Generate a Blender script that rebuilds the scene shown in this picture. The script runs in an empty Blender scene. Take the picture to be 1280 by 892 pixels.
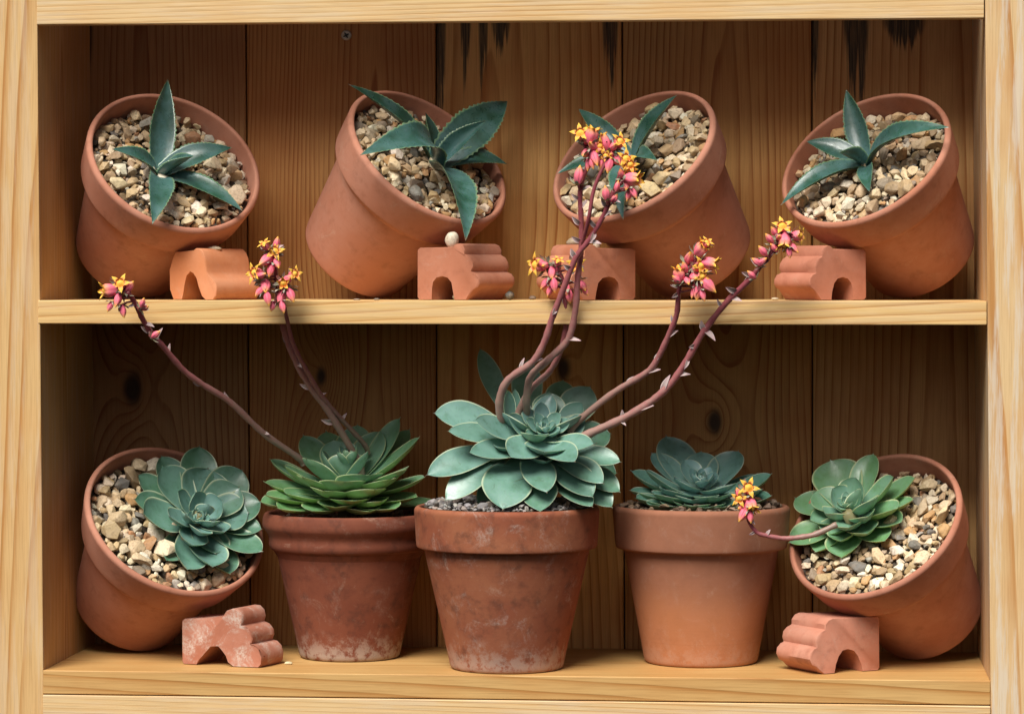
import bpy, math, random
import numpy as np
from mathutils import Vector, Matrix, Quaternion

U = 0.0007            # one photo pixel at the shelf front, in metres
scene = bpy.context.scene
COL = scene.collection
rnd = random.Random(5)

# ------------------------------------------------------------------ camera
DIST = 4000
CAM = Vector(((1000-640)*U, -DIST*U, (446-345)*U))
cam_data = bpy.data.cameras.new('camera')
cam = bpy.data.objects.new('camera', cam_data); COL.objects.link(cam)
cam.location = CAM
q = (-CAM).to_track_quat('-Z', 'Y')
cam.rotation_euler = q.to_euler()
R3 = q.to_matrix()
FPX = CAM.length/U
cam_data.sensor_fit = 'HORIZONTAL'; cam_data.sensor_width = 36
cam_data.lens = FPX/1280*36
cam_data.clip_start = 0.05; cam_data.clip_end = 100
scene.camera = cam
FWD = R3 @ Vector((0, 0, -1))

def at(px, py, Y):
    d = R3 @ Vector(((px-640)/FPX, -(py-446)/FPX, -1))
    t = (Y*U-CAM.y)/d.y
    return CAM + d*t
def S(p):                         # metres per photo pixel at a point
    return (p-CAM).dot(FWD)/FPX
def camdir(x, y, z):              # camera frame (right, up, toward viewer) to world
    return (R3 @ Vector((x, y, z))).normalized()
def axis_from(ix, iy, ratio):     # image direction (y up) + how much it faces the viewer
    n = math.hypot(ix, iy) or 1
    s = math.sqrt(1-ratio*ratio)
    return camdir(ix/n*s, iy/n*s, ratio)

# ------------------------------------------------------------------ objects
def tag(o, label=None, cat=None, group=None, kind=None):
    if label: o['label'] = label
    if cat: o['category'] = cat
    if group: o['group'] = group
    if kind: o['kind'] = kind
    return o
def empty(name, loc, label, cat, group=None):
    o = bpy.data.objects.new(name, None); COL.objects.link(o)
    o.location = loc; o.empty_display_size = .01
    return tag(o, label, cat, group)
def obj(name, verts, faces, m, parent=None, off=Vector((0, 0, 0)), col=None, smooth=True, mats=None):
    me = bpy.data.meshes.new(name)
    v = np.asarray([tuple(x) for x in verts], dtype=np.float64).reshape(-1, 3) - np.array(off)
    me.from_pydata(v.tolist(), [], faces)
    if col is not None:
        a = me.color_attributes.new('lc', 'FLOAT_COLOR', 'POINT')
        a.data.foreach_set('color', np.asarray(col, dtype=np.float32).ravel())
    me.polygons.foreach_set('use_smooth', [smooth]*len(me.polygons))
    me.materials.append(m); me.update()
    o = bpy.data.objects.new(name, me); COL.objects.link(o)
    if parent: o.parent = parent
    return o

# ------------------------------------------------------------------ node helper
class NT:
    def __init__(s, name):
        s.m = bpy.data.materials.new(name); s.m.use_nodes = True
        s.t = s.m.node_tree; s.t.nodes.clear()
        s.out = s.t.nodes.new('ShaderNodeOutputMaterial')
        s.b = s.t.nodes.new('ShaderNodeBsdfPrincipled')
        s.t.links.new(s.b.outputs[0], s.out.inputs[0])
    def n(s, typ, props=None, **k):
        nd = s.t.nodes.new('ShaderNode'+typ)
        for a, v in (props or {}).items(): setattr(nd, a, v)
        for a, v in k.items():
            i = int(a[1:]) if a[0] == 'i' and a[1:].isdigit() else a
            s.set(nd.inputs[i], v)
        return nd
    def set(s, inp, v):
        if isinstance(v, bpy.types.NodeSocket): s.t.links.new(v, inp)
        else: inp.default_value = v
    def math(s, op, a, b=0.0, c=0.0):
        nd = s.n('Math', {'operation': op}, i0=a, i1=b, i2=c); return nd.outputs[0]
    def mix(s, f, a, b, mode='MIX'):
        nd = s.t.nodes.new('ShaderNodeMix'); nd.data_type = 'RGBA'; nd.blend_type = mode
        s.set(nd.inputs[0], f)
        for i, v in ((6, a), (7, b)):
            if not isinstance(v, bpy.types.NodeSocket) and len(v) == 3: v = (*v, 1)
            s.set(nd.inputs[i], v)
        return nd.outputs[2]
    def ramp(s, f, stops, interp='LINEAR'):
        nd = s.t.nodes.new('ShaderNodeValToRGB'); r = nd.color_ramp; r.interpolation = interp
        while len(r.elements) < len(stops): r.elements.new(.5)
        for e, (p, c) in zip(r.elements, stops):
            e.position = p
            e.color = (c, c, c, 1) if not hasattr(c, '__len__') else (*c, 1)
        s.set(nd.inputs[0], f); return nd.outputs[0]
    def sstep(s, x, a, b):
        nd = s.n('MapRange', {'interpolation_type': 'SMOOTHSTEP'}, i0=x, i1=a, i2=b); return nd.outputs[0]
    def noise(s, vec, scale, detail=3, rough=.55, dist=0):
        return s.n('TexNoise', None, Vector=vec, Scale=scale, Detail=detail, Roughness=rough, Distortion=dist).outputs[0]
    def coords(s, scale=1/U, off=(0, 0, 0)):
        tc = s.n('TexCoord').outputs['Object']
        return s.n('Mapping', None, i0=tc, i1=off, i3=(scale, scale, scale)).outputs[0]
    def bump(s, h, strength, dist):
        s.set(s.b.inputs['Normal'], s.n('Bump', None, Height=h, Strength=strength, Distance=dist).outputs[0])

def pine(name, seed, axis='Z', light=(.56, .33, .125), dark=(.34, .15, .04), freq=.11, pith=(0, 70), knots=(), stains=(), face='XZ', warm=1.0, var=.35, wob=1.0, worn=0.0):
    """solid growth-ring texture, units are photo pixels, axis = board length"""
    t = NT(name); r = random.Random(seed)
    P = t.coords()
    xyz = t.n('SeparateXYZ', None, i0=P)
    X, Y, Z = xyz.outputs
    L, A, B = {'Z': (Z, X, Y), 'X': (X, Z, Y)}[axis]
    off = r.uniform(0, 900)
    # stretched coordinates
    st = t.n('CombineXYZ', None, i0=t.math('MULTIPLY_ADD', A, 1.0, off), i1=B, i2=t.math('MULTIPLY', L, .1)).outputs[0]
    slow = t.noise(st, .012, 2, .5)
    med = t.noise(st, .05, 2, .5)
    a = t.math('SUBTRACT', A, pith[0]); b = t.math('ADD', B, pith[1])
    rad = t.math('SQRT', t.math('ADD', t.math('MULTIPLY', a, a), t.math('MULTIPLY', b, b)))
    rad = t.math('ADD', rad, t.math('MULTIPLY', L, .02))
    rad = t.math('MULTIPLY_ADD', slow, 70*wob, rad)
    rad = t.math('MULTIPLY_ADD', med, 14*wob, rad)
    kmask = None
    U2, V2 = (X, Z) if face == 'XZ' else (X, Y)
    for (ku, kv, kr) in knots:
        du = t.math('SUBTRACT', U2, ku); dv = t.math('SUBTRACT', V2, kv)
        if axis == 'Z': dl, da = dv, du
        else: dl, da = du, dv
        dl = t.math('MULTIPLY', dl, .55)
        d = t.math('SQRT', t.math('ADD', t.math('MULTIPLY', dl, dl), t.math('MULTIPLY', da, da)))
        d = t.math('ADD', d, t.math('MULTIPLY', t.math('SUBTRACT', med, .5), kr*.6))
        e = t.math('POWER', 2.718, t.math('MULTIPLY', d, -1/(kr*3)))
        rad = t.math('MULTIPLY_ADD', e, kr*4, rad)
        km = t.math('SUBTRACT', 1.0, t.sstep(d, kr*.35, kr*1.05))
        kmask = km if kmask is None else t.math('MAXIMUM', kmask, km)
    ph = t.math('FRACT', t.math('MULTIPLY', rad, freq))
    late = t.ramp(ph, [(0, .0), (.5, .08), (.78, .5), (.9, 1), (.97, .9), (1, .0)])
    strength = t.math('MULTIPLY_ADD', t.sstep(t.noise(st, .03, 3, .6), .3, .7), .85, .4)
    late = t.math('MULTIPLY', late, strength)
    fst = t.n('CombineXYZ', None, i0=A, i1=B, i2=t.math('MULTIPLY', L, .025)).outputs[0]
    fib = t.noise(fst, .55, 4, .65)
    big = t.noise(P, .007, 3, .5)
    c = t.mix(late, light, dark)
    c = t.mix(t.math('MULTIPLY', t.sstep(fib, .42, .72), .30), c, tuple(x*.55 for x in dark))
    c = t.mix(t.math('MULTIPLY', t.sstep(fib, .45, .25), .18), c, tuple(min(1, x*1.25) for x in light))
    c = t.mix(t.math('MULTIPLY', t.sstep(big, .35, .75), var), c, tuple(x*y for x, y in zip(dark, (1.15, .95, .7))))
    if worn:
        wn = t.noise(t.n('CombineXYZ', None, i0=A, i1=B, i2=t.math('MULTIPLY', L, .06)).outputs[0], .09, 5, .7)
        c = t.mix(t.math('MULTIPLY', t.sstep(wn, .46, .62), worn), c, (.66, .60, .50))
    if kmask is not None:
        c = t.mix(t.math('MULTIPLY', kmask, .93), c, (.022, .010, .005))
    for (su, w, top, ln) in stains:
        du = t.math('ABSOLUTE', t.math('SUBTRACT', U2, su))
        jit = t.noise(fst, .16, 5, .7)
        k = t.math('MULTIPLY_ADD', jit, 2.6*ln, -.75*ln)
        dd = t.math('DIVIDE', du, w)
        k = t.math('MULTIPLY', k, t.math('SUBTRACT', 1.1, t.math('MULTIPLY', dd, dd)))
        m = t.sstep(t.math('ADD', t.math('SUBTRACT', V2, top-14), k), -ln*.08, ln*.2)
        m = t.math('MULTIPLY', m, t.math('MULTIPLY_ADD', t.sstep(fib, .35, .55), .25, .75))
        m = t.math('MULTIPLY', m, t.math('SUBTRACT', 1.0, t.sstep(du, w*.6, w*1.15)))
        c = t.mix(t.math('MULTIPLY', m, .93), c, (.012, .013, .011))
    t.set(t.b.inputs['Base Color'], c)
    t.set(t.b.inputs['Roughness'], t.math('MULTIPLY_ADD', fib, .25, .42))
    t.b.inputs['Specular IOR Level'].default_value = .3
    t.bump(t.math('ADD', t.math('MULTIPLY', late, -.5), t.math('MULTIPLY', fib, .6)), .35, .0006)
    return t.m

def clay(name, seed, base=(.50, .19, .095), pale=(.56, .27, .16), dark=(.30, .09, .04), salt=0.0, saltlow=0.0, dirt=.2, top=None, H=190, lines=.25, weather=.3, thr=.52):
    t = NT(name); r = random.Random(seed)
    o = tuple(r.uniform(-500, 500) for _ in range(3))
    P = t.coords(off=o); P0 = t.coords()
    z = t.n('SeparateXYZ', None, i0=P0).outputs[2]
    n1 = t.noise(P, .013, 4, .6); n2 = t.noise(P, .06, 4, .6); n3 = t.noise(P, .35, 3, .7)
    c = t.mix(t.sstep(n1, .35, .68), base, pale)
    c = t.mix(t.math('MULTIPLY', t.sstep(n2, .45, .75), weather), c, dark)
    if top:      # slow change of colour from foot to rim
        f = t.sstep(t.math('MULTIPLY_ADD', t.math('SUBTRACT', n1, .5), 40, z), H*.30, H*.62)
        c = t.mix(f, c, t.mix(t.sstep(n2, .3, .7), top, tuple(x*1.12 for x in top)))
    # turning lines
    zl = t.n('CombineXYZ', None, i0=t.math('MULTIPLY', n2, .8), i1=0.0, i2=z).outputs[0]
    ln = t.noise(zl, .28, 3, .7)
    c = t.mix(t.math('MULTIPLY', t.sstep(ln, .5, .8), lines), c, tuple(x*.72 for x in base))
    c = t.mix(t.math('MULTIPLY', t.sstep(n3, .55, .8), .22), c, tuple(x*.6 for x in base))
    c = t.mix(t.math('MULTIPLY', t.sstep(n3, .42, .22), .15), c, pale)
    n7 = t.noise(P, .018, 6, .8, 1.2)
    c = t.mix(t.math('MULTIPLY', t.math('MULTIPLY', t.sstep(n7, .56, .72), t.sstep(n3, .25, .65)), .34), c, (.55, .40, .30))
    if dirt:
        n5 = t.noise(P, .03, 5, .7)
        c = t.mix(t.math('MULTIPLY', t.sstep(n5, .5, .75), dirt), c, (.055, .03, .02))
    if salt:
        n4 = t.noise(P, .028, 7, .75, .6)
        m = t.math('MULTIPLY', t.sstep(n4, thr, thr+.2), salt)
        m = t.math('MULTIPLY', m, t.sstep(n3, .3, .6))
        c = t.mix(m, c, (.56, .45, .38))
    if saltlow:
        n6 = t.noise(P, .07, 6, .75)
        lo = t.math('SUBTRACT', 1.0, t.sstep(z, H*.02, H*.26))
        m = t.math('MULTIPLY', lo, t.sstep(t.math('MULTIPLY_ADD', lo, .16, n6), .52, .70))
        c = t.mix(t.math('MULTIPLY', m, saltlow), c, (.62, .56, .47))
    t.set(t.b.inputs['Base Color'], c)
    t.b.inputs['Roughness'].default_value = .8
    t.b.inputs['Specular IOR Level'].default_value = .25
    h = t.math('ADD', t.math('MULTIPLY', n3, .5), t.math('MULTIPLY', ln, .5))
    t.bump(h, .25, .0005)
    return t.m

def leafmat(name, inner, outer, edge, under, seed=0, rough=.34, bloom=(.28, .46, .41), bl=.25, sheen=.9):
    t = NT(name)
    a = t.n('Attribute', {'attribute_name': 'lc'})
    rgb = t.n('SeparateColor', None, i0=a.outputs['Color']).outputs
    ed, uu, tt, un = rgb[0], rgb[1], rgb[2], a.outputs['Alpha']
    P = t.coords(off=(seed*31., seed*17., 0))
    n1 = t.noise(P, .05, 4, .6); n2 = t.noise(P, .5, 2, .6)
    c = t.mix(tt, inner, outer)
    c = t.mix(t.math('MULTIPLY', t.sstep(uu, .55, .0), .45), c, tuple(min(1, x*1.25) for x in bloom))
    c = t.mix(t.math('MULTIPLY', t.sstep(n1, .38, .70), bl), c, bloom)
    c = t.mix(t.math('MULTIPLY', t.sstep(n1, .48, .28), .5), c, tuple(x*.62 for x in outer))
    c = t.mix(t.math('MULTIPLY', t.sstep(n2, .6, .8), .12), c, bloom)
    n3 = t.noise(P, .11, 5, .7, .8)
    c = t.mix(t.math('MULTIPLY', t.sstep(n3, .58, .66), .45), c, tuple(x*.55 for x in outer))
    n4 = t.noise(P, .16, 5, .75)
    c = t.mix(t.math('MULTIPLY', t.sstep(n4, .68, .73), .6), c, (.24, .17, .08))
    c = t.mix(t.math('MULTIPLY', un, t.math('MULTIPLY_ADD', t.sstep(tt, .3, .9), .7, .08)), c, under)
    c = t.mix(t.math('MULTIPLY', t.sstep(ed, .70, .97), .9), c, edge)
    c = t.mix(t.math('MULTIPLY', t.math('MULTIPLY', t.sstep(uu, .955, 1.0), t.sstep(n1, .40, .55)), .8), c, (.26, .10, .05))
    t.set(t.b.inputs['Base Color'], c)
    t.set(t.b.inputs['Roughness'], t.math('MULTIPLY_ADD', n3, .5, rough-.2))
    t.b.inputs['Specular IOR Level'].default_value = sheen
    t.b.inputs['Subsurface Weight'].default_value = .12
    t.b.inputs['Subsurface Radius'].default_value = (.002, .004, .001)
    t.b.inputs['Subsurface Scale'].default_value = .5
    t.bump(t.math('ADD', n1, t.math('MULTIPLY', n2, .1)), .25, .0012)
    return t.m

def attrmat(name, stops, rough=.5, nz=.25, spec=.3, chan=1, alt=None):
    """colour runs along the part (attribute green); blue switches to a second ramp"""
    t = NT(name)
    a = t.n('Attribute', {'attribute_name': 'lc'})
    rgb = t.n('SeparateColor', None, i0=a.outputs['Color']).outputs
    P = t.coords(); n = t.noise(P, .18, 4, .6)
    f = t.math('MULTIPLY_ADD', t.math('SUBTRACT', n, .5), nz, rgb[1])
    c = t.ramp(f, stops)
    if alt: c = t.mix(rgb[2], c, t.ramp(f, alt))
    t.set(t.b.inputs['Base Color'], c)
    t.b.inputs['Roughness'].default_value = rough
    t.b.inputs['Specular IOR Level'].default_value = spec
    t.b.inputs['Subsurface Weight'].default_value = .15
    t.b.inputs['Subsurface Radius'].default_value = (.002, .001, .0005)
    t.b.inputs['Subsurface Scale'].default_value = .5
    return t.m

def stonemat(name='stone'):
    t = NT(name)
    a = t.n('Attribute', {'attribute_name': 'lc'}).outputs['Color']
    P = t.coords(); n = t.noise(P, .3, 4, .65); n2 = t.noise(P, .09, 3)
    c = t.mix(t.math('MULTIPLY', t.sstep(n, .45, .75), .55), a, (.13, .08, .045))
    c = t.mix(t.math('MULTIPLY', t.sstep(n2, .5, .7), .3), c, (.45, .36, .26))
    t.set(t.b.inputs['Base Color'], c)
    t.b.inputs['Roughness'].default_value = .65
    t.bump(n, .4, .001)
    return t.m
M_STONE = stonemat()

# ------------------------------------------------------------------ shelf unit
SHELF_Z = at(640, 375.6, 0).z
SHELF_B = at(640, 405.2, 0).z
LOW_Z = at(640, 843.5, 0).z
LOW_B = LOW_Z - 30*U
DEPTH = 300
unit = empty('shelf_unit', (0, 0.15, at(640, 930, 0).z), 'open pine shelf unit with plank back holding all the pots', 'shelf unit')
def prism(name, front, back, m, bev=1.2):
    """front: four points (bl, br, tr, tl) ; back the same; origin at the middle"""
    vs = [Vector(p) for p in front+back]
    mid = sum(vs, Vector())/8
    f = [(0, 1, 2, 3), (5, 4, 7, 6), (4, 0, 3, 7), (1, 5, 6, 2), (3, 2, 6, 7), (4, 5, 1, 0)]
    o = obj(name, vs, f, m, None, mid, smooth=False)
    o.location = mid - Vector(unit.location); o.parent = unit
    if bev:
        b = o.modifiers.new('bevel', 'BEVEL'); b.width = bev*U; b.segments = 2; b.limit_method = 'ANGLE'
    return o
def slab(name, x0, x1, y0, y1, z0, z1, m, bev=1.2):
    fr = [(x0, y0, z0), (x1, y0, z0), (x1, y0, z1), (x0, y0, z1)]
    bk = [(x0, y1, z0), (x1, y1, z0), (x1, y1, z1), (x0, y1, z1)]
    return prism(name, fr, bk, m, bev)

def side(xt, xb, out, name, m):
    a = at(xb, 935, 0); b = at(xt, -112, 0)
    sgn = out
    w = 70*U*sgn
    fr = [(a.x+w, 0, a.z), (a.x, 0, a.z), (b.x, 0, b.z), (b.x+w, 0, b.z)]
    bk = [(p[0], (DEPTH+6)*U, p[2]) for p in fr]
    if out > 0: fr = [fr[1], fr[0], fr[3], fr[2]]; bk = [bk[1], bk[0], bk[3], bk[2]]
    return prism(name, fr, bk, m)
side(45.5, 55, -1, 'side_panel', pine('pine side', 11, 'Z', light=(.66, .43, .19), dark=(.46, .22, .065), freq=.13, pith=(60, 20), wob=.12, var=.25, worn=.2))
side(1230.5, 1238.5, 1, 'side_panel', pine('pine side pale', 12, 'Z', light=(.68, .48, .25), dark=(.48, .23, .07), freq=.09, pith=(-50, 30), wob=.15, var=.35, worn=.6))
xl = at(47.5, 390, 0).x; xr = at(1233.5, 390, 0).x
slab('shelf', xl, xr, -1*U, DEPTH*U-.0003, SHELF_B, SHELF_Z, pine('pine shelf', 21, 'X', light=(.74, .50, .215), dark=(.55, .29, .095), freq=.2, pith=(60, 30), wob=.1, var=.2, face='XY', worn=.12))
xl2 = at(54, 850, 0).x; xr2 = at(1238, 850, 0).x
slab('shelf', xl2, xr2, -1*U, DEPTH*U-.0003, LOW_B, LOW_Z, pine('pine low shelf', 22, 'X', light=(.60, .37, .14), dark=(.42, .20, .055), freq=.15, pith=(-50, 40), wob=.14, var=.3, face='XY', knots=()))
# face rails above and below the openings, roof board, skirting
slab('top_rail', at(46.2, 27, 0).x, at(1230, 27, 0).x, -2*U, 20*U, at(640, 27, 0).z, at(640, -12, 0).z, pine('pine rail', 31, 'X', light=(.72, .51, .26), dark=(.54, .30, .11), freq=.17, pith=(90, 30), wob=.12, var=.2, worn=.2))
slab('bottom_rail', at(54, 880, 0).x, at(1238, 880, 0).x, -3*U, 20*U, at(640, 935, 0).z, LOW_B-1.2*U, pine('pine skirting', 32, 'X', light=(.72, .51, .26), dark=(.54, .30, .11), freq=.17, pith=(-90, 30), wob=.12, var=.2, worn=.2))
slab('roof_board', at(46, -100, 0).x, at(1230, -100, 0).x, 21*U, DEPTH*U, at(640, -84, 0).z, at(640, -112, 0).z, pine('pine roof', 33, 'X'))
# back planks
YB = DEPTH
seam_t = [95, 306.5, 545, 777, 1014.5, 1240]; seam_b = [95, 313.5, 546, 781, 1016, 1246]
bl = [(.45, .245, .10), (.54, .275, .09), (.72, .415, .145), (.54, .29, .095), (.62, .37, .15)]
bd = [(.23, .09, .026), (.29, .095, .022), (.40, .155, .036), (.29, .105, .025), (.32, .13, .036)]
zt = at(640, -72, YB).z; zb = at(640, 880, YB).z
zm = (zt+zb)/2
def plank_uv(i, px, py):
    """photo position -> local plank coordinates in pixels"""
    p = at(px, py, YB); mx = planks_mid[i]
    return ((p.x-mx.x)/U, (p.z-mx.z)/U)
planks_mid = []
for i in range(5):
    c = [at(seam_t[i], 30, YB).x, at(seam_t[i+1], 30, YB).x, at(seam_b[i], 800, YB).x, at(seam_b[i+1], 800, YB).x]
    planks_mid.append(Vector((sum(c)/4, 0, zm)))
knots = [[(165, 485, 15)], [(402, 470, 10)], [(704, 460, 13)], [(893, 527, 12)], []]
stains = [[(106, 55, 10, 60)], [], [(549, 30, 9, 110), (582, 30, 7, 60), (604, 30, 6, 70), (626, 30, 12, 30), (763, 30, 10, 65)], [], [(1017, 30, 7, 70), (1070, 30, 17, 75), (1130, 30, 26, 22)]]
freqs = [.16, .19, .085, .15, .10]; piths = [(-30, 50), (40, 60), (-60, 90), (10, 70), (50, 55)]
for i in range(5):
    k = [(*plank_uv(i, px, py), r*1.07) for px, py, r in knots[i]]
    s = []
    for px, py, w, ln in stains[i]:
        uv = plank_uv(i, px, py); s.append((uv[0], w*1.15, uv[1]+14, ln*2.3))
    m = pine('pine back', 40+i, 'Z', light=bl[i], dark=bd[i], freq=freqs[i], pith=piths[i], knots=k, stains=s, wob=[.34, .28, .42, .2, .22][i], var=.5)
    g = .9*U
    x0t, x1t = at(seam_t[i], 30, YB).x+g, at(seam_t[i+1], 30, YB).x-g
    x0b, x1b = at(seam_b[i], 800, YB).x+g, at(seam_b[i+1], 800, YB).x-g
    y0, y1 = YB*U, (YB+14)*U
    prism('back_plank', [(x0b, y0, zb), (x1b, y0, zb), (x1t, y0, zt), (x0t, y0, zt)],
          [(x0b, y1, zb), (x1b, y1, zb), (x1t, y1, zt), (x0t, y1, zt)], m, 2.2)
t = NT('dark gap'); t.b.inputs['Base Color'].default_value = (.02, .012, .008, 1)
slab('backing_sheet', at(80, 400, YB).x, at(1255, 400, YB).x, (YB+16)*U, (YB+20)*U, zb, zt, t.m, 0)

# screw in the back plank
def lathe(prof, n=64):
    vs, fs = [], []
    for (r, z) in prof:
        for k in range(n):
            a = 2*math.pi*k/n; vs.append((r*math.cos(a), r*math.sin(a), z))
    for i in range(len(prof)-1):
        for k in range(n):
            k2 = (k+1) % n
            fs.append((i*n+k, i*n+k2, (i+1)*n+k2, (i+1)*n+k))
    return vs, fs
def frame(axis, origin, spin=0.0):
    z = axis.normalized()
    x = Vector((0, 0, 1)).cross(z)
    if x.length < .01: x = Vector((1, 0, 0))
    x.normalize(); y = z.cross(x)
    m = Matrix((x, y, z)).transposed().to_4x4() @ Matrix.Rotation(spin, 4, 'Z')
    m.translation = origin
    return m
t = NT('zinc'); t.b.inputs['Base Color'].default_value = (.55, .53, .47, 1); t.b.inputs['Metallic'].default_value = .4; t.b.inputs['Roughness'].default_value = .45
sc_p = at(433, 44.5, YB)
vs, fs = lathe([(0.01, 0), (2.0, 0), (2.0, 1.6), (4.5, 2.6), (6.8, 1.6), (7.0, .6), (6.9, -.5)], 28)
cross = []
F = frame(Vector((0, -1, 0)), sc_p - Vector((0, .3*U, 0)), .5)
sv = [F @ (Vector(v)*U) for v in vs]
screw = obj('screw', sv, fs, t.m, unit, Vector(unit.location))
t = NT('dark slot'); t.b.inputs['Base Color'].default_value = (.02, .02, .02, 1)
sv, sf = [], []
for (hx, hy, dz) in ((4.2, .8, 2.75), (.8, 4.2, 2.9)):
    b = len(sv); sv += [F @ (Vector(p)*U) for p in ((-hx, -hy, dz), (hx, -hy, dz), (hx, hy, dz), (-hx, hy, dz))]; sf.append((b, b+1, b+2, b+3))
obj('screw_slot', sv, sf, t.m, screw, Vector(unit.location), smooth=False)

# ------------------------------------------------------------------ pots
def rounded(pts):
    """polyline with (r, z, corner radius) -> smooth profile"""
    out = []
    n = len(pts)
    for i, (r, z, c) in enumerate(pts):
        if c == 0 or i in (0, n-1): out.append((r, z)); continue
        p = Vector((r, z)); a = Vector(pts[i-1][:2])-p; b = Vector(pts[i+1][:2])-p
        ca = min(c, a.length*.48); cb = min(c, b.length*.48)
        pa = p+a.normalized()*ca; pb = p+b.normalized()*cb
        k = 6
        for j in range(k+1):
            f = j/k; out.append(tuple(pa*(1-f)**2 + p*2*f*(1-f) + pb*f*f))
    # support points on long runs
    fin = [out[0]]
    for a, b in zip(out, out[1:]):
        d = math.dist(a, b)
        if d > 14:
            fin.append((a[0]+(b[0]-a[0])*3/d, a[1]+(b[1]-a[1])*3/d))
            fin.append((b[0]+(a[0]-b[0])*3/d, b[1]+(a[1]-b[1])*3/d))
        fin.append(b)
    return fin

def make_pot(label, M4, s, mat, R=110, H=195, band=51, rb=73, Rb=107.5, body=96, style='plain', group=None, parts=('rim',)):
    root = empty('plant_pot', M4.translation, label, 'plant pot', group)
    root.rotation_euler = M4.to_euler()
    th = 9
    zi = H-band
    bodyp = rounded([(0.01, 0, 0), (rb-3, 0, 3), (rb, 3, 4), (rb+2, 14, 10), (body, zi, 0), (body, zi+12, 0)])
    inner = rounded([(R-th-3, H-band+2, 0), (body-th-6, zi-30, 0), (0.01, zi-32, 0)])
    if style == 'plain':
        rimp = rounded([(body-1, zi+1, 0), (body+1, zi-1.0, 1), (Rb-1, zi-.2, 3.5), (Rb+.3, zi+3, 5), (R, H-4, 3.5), (R-4, H, 3.5), (R-th+1, H-1, 3.5), (R-th-3, H-band+2, 0)])
    else:      # rolled rim with a lower collar
        rimp = rounded([(body-1, zi+1, 0), (body+1, zi-1, 1), (Rb-3, zi, 3), (Rb, zi+6, 5), (Rb-.5, zi+15, 4), (Rb+1, zi+19, 3), (R-5, zi+22, 3), (R, zi+29, 7), (R-.5, H-8, 6), (R-3, H-1, 4), (R-th, H-1, 3.5), (R-th-3, H-band+2, 0)])
    def mk(name, prof):
        v, f = lathe(prof, 96)
        return obj(name, [Vector(p)*s for p in v], f, mat, root)
    mk('body', bodyp); mk('rim', rimp); mk('inner_wall', inner)
    return root

def tilted(label, rim, Rpx, idir, ratio, Lpx, shelf_z, Ybase, mat, **k):
    ax = axis_from(idir[0], idir[1], ratio)
    Yr = Ybase + ax.y*Lpx
    P = at(rim[0], rim[1], Yr); s = S(P)
    base = P - ax*Lpx*s
    rb = k.get('rb', 73)
    low = base.z - rb*s*math.sqrt(max(0, 1-ax.z**2))
    dz = shelf_z-low
    print('POT', label[:30], 'shift px', round(dz/s, 1), 'base y', round(base.y/U), 'rim y', round(P.y/U))
    base.z += dz
    F = frame(ax, base, random.Random(label).uniform(0, 6))
    root = make_pot(label, F, s, mat, R=Rpx, H=Lpx, **k)
    return dict(F=F, s=s, ax=ax, R=Rpx, H=Lpx, root=root)
def standing(label, cx, Y, shelf_z, Rpx, Hpx, mat, **k):
    P = at(cx, 640, Y); s = S(P)
    P.z = shelf_z+.0002
    F = frame(Vector((0, 0, 1)), P)
    root = make_pot(label, F, s, mat, R=Rpx, H=Hpx, **k)
    return dict(F=F, s=s, ax=Vector((0, 0, 1)), R=Rpx, H=Hpx, root=root)

G1, G2 = 'terracotta pots tilted on the upper shelf', 'terracotta pots on the lower shelf'
NEWC = dict(base=(.45, .185, .115), pale=(.49, .225, .15), dark=(.36, .135, .075), weather=.35, dirt=.15, lines=.36)
c1 = clay('clay a', 1, **NEWC); c2 = clay('clay b', 2, **{**NEWC, 'base': (.47, .195, .12)})
c3 = clay('clay c', 3, **{**NEWC, 'base': (.42, .175, .112)}); c4 = clay('clay d', 4, **{**NEWC, 'base': (.44, .172, .10)})
c5 = clay('clay e', 5, **NEWC); c6 = clay('clay f', 6, **{**NEWC, 'base': (.43, .172, .107)})
pA = tilted('tilted terracotta pot at the left end of the upper shelf, beside the side panel', (219, 203), 114, (.54, .84), .70, 188, SHELF_Z, 235, c1, group=G1)
pB = tilted('tilted terracotta pot on the upper shelf, above the foot with the white pebble', (537, 195), 115, (.63, .78), .55, 190, SHELF_Z, 235, c2, group=G1)
pC = tilted('tilted terracotta pot on the upper shelf partly hidden by the tallest flower spike', (790, 194), 115, (-.59, .81), .57, 190, SHELF_Z, 235, c3, group=G1)
pD = tilted('tilted terracotta pot at the right end of the upper shelf, rim leaning toward the left', (1080, 200), 115, (-.585, .81), .60, 186, SHELF_Z, 235, c4, group=G1)
pE = tilted('tilted terracotta pot at the left end of the lower shelf holding a face-on rosette', (220, 654), 119, (.53, .85), .64, 182, LOW_Z, 235, c5, group=G2)
pF = tilted('tilted terracotta pot at the right end of the lower shelf with gravel around its rosette', (1092, 646), 117, (-.57, .82), .60, 188, LOW_Z, 235, c6, group=G2)
mP = clay('clay old brown', 7, base=(.175, .050, .027), pale=(.215, .066, .035), dark=(.10, .031, .02), salt=.14, saltlow=.42, dirt=.35, H=190, weather=.5)
mQ = clay('clay weathered', 8, base=(.27, .080, .040), pale=(.325, .115, .056), dark=(.155, .05, .03), salt=.42, saltlow=.34, dirt=.4, H=205, weather=.5)
mR = clay('clay two tone', 9, base=(.43, .168, .072), pale=(.45, .18, .085), dark=(.34, .125, .06), top=(.30, .125, .072), salt=.15, saltlow=.12, dirt=.08, H=200, weather=.15, lines=.4)
pG = standing('dark brown terracotta pot with a rolled double rim and white salt crust at its foot', 437, 178, LOW_Z, 109, 182, mP, band=47, rb=63, Rb=101, body=92, style='roll', group=G2)
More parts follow.
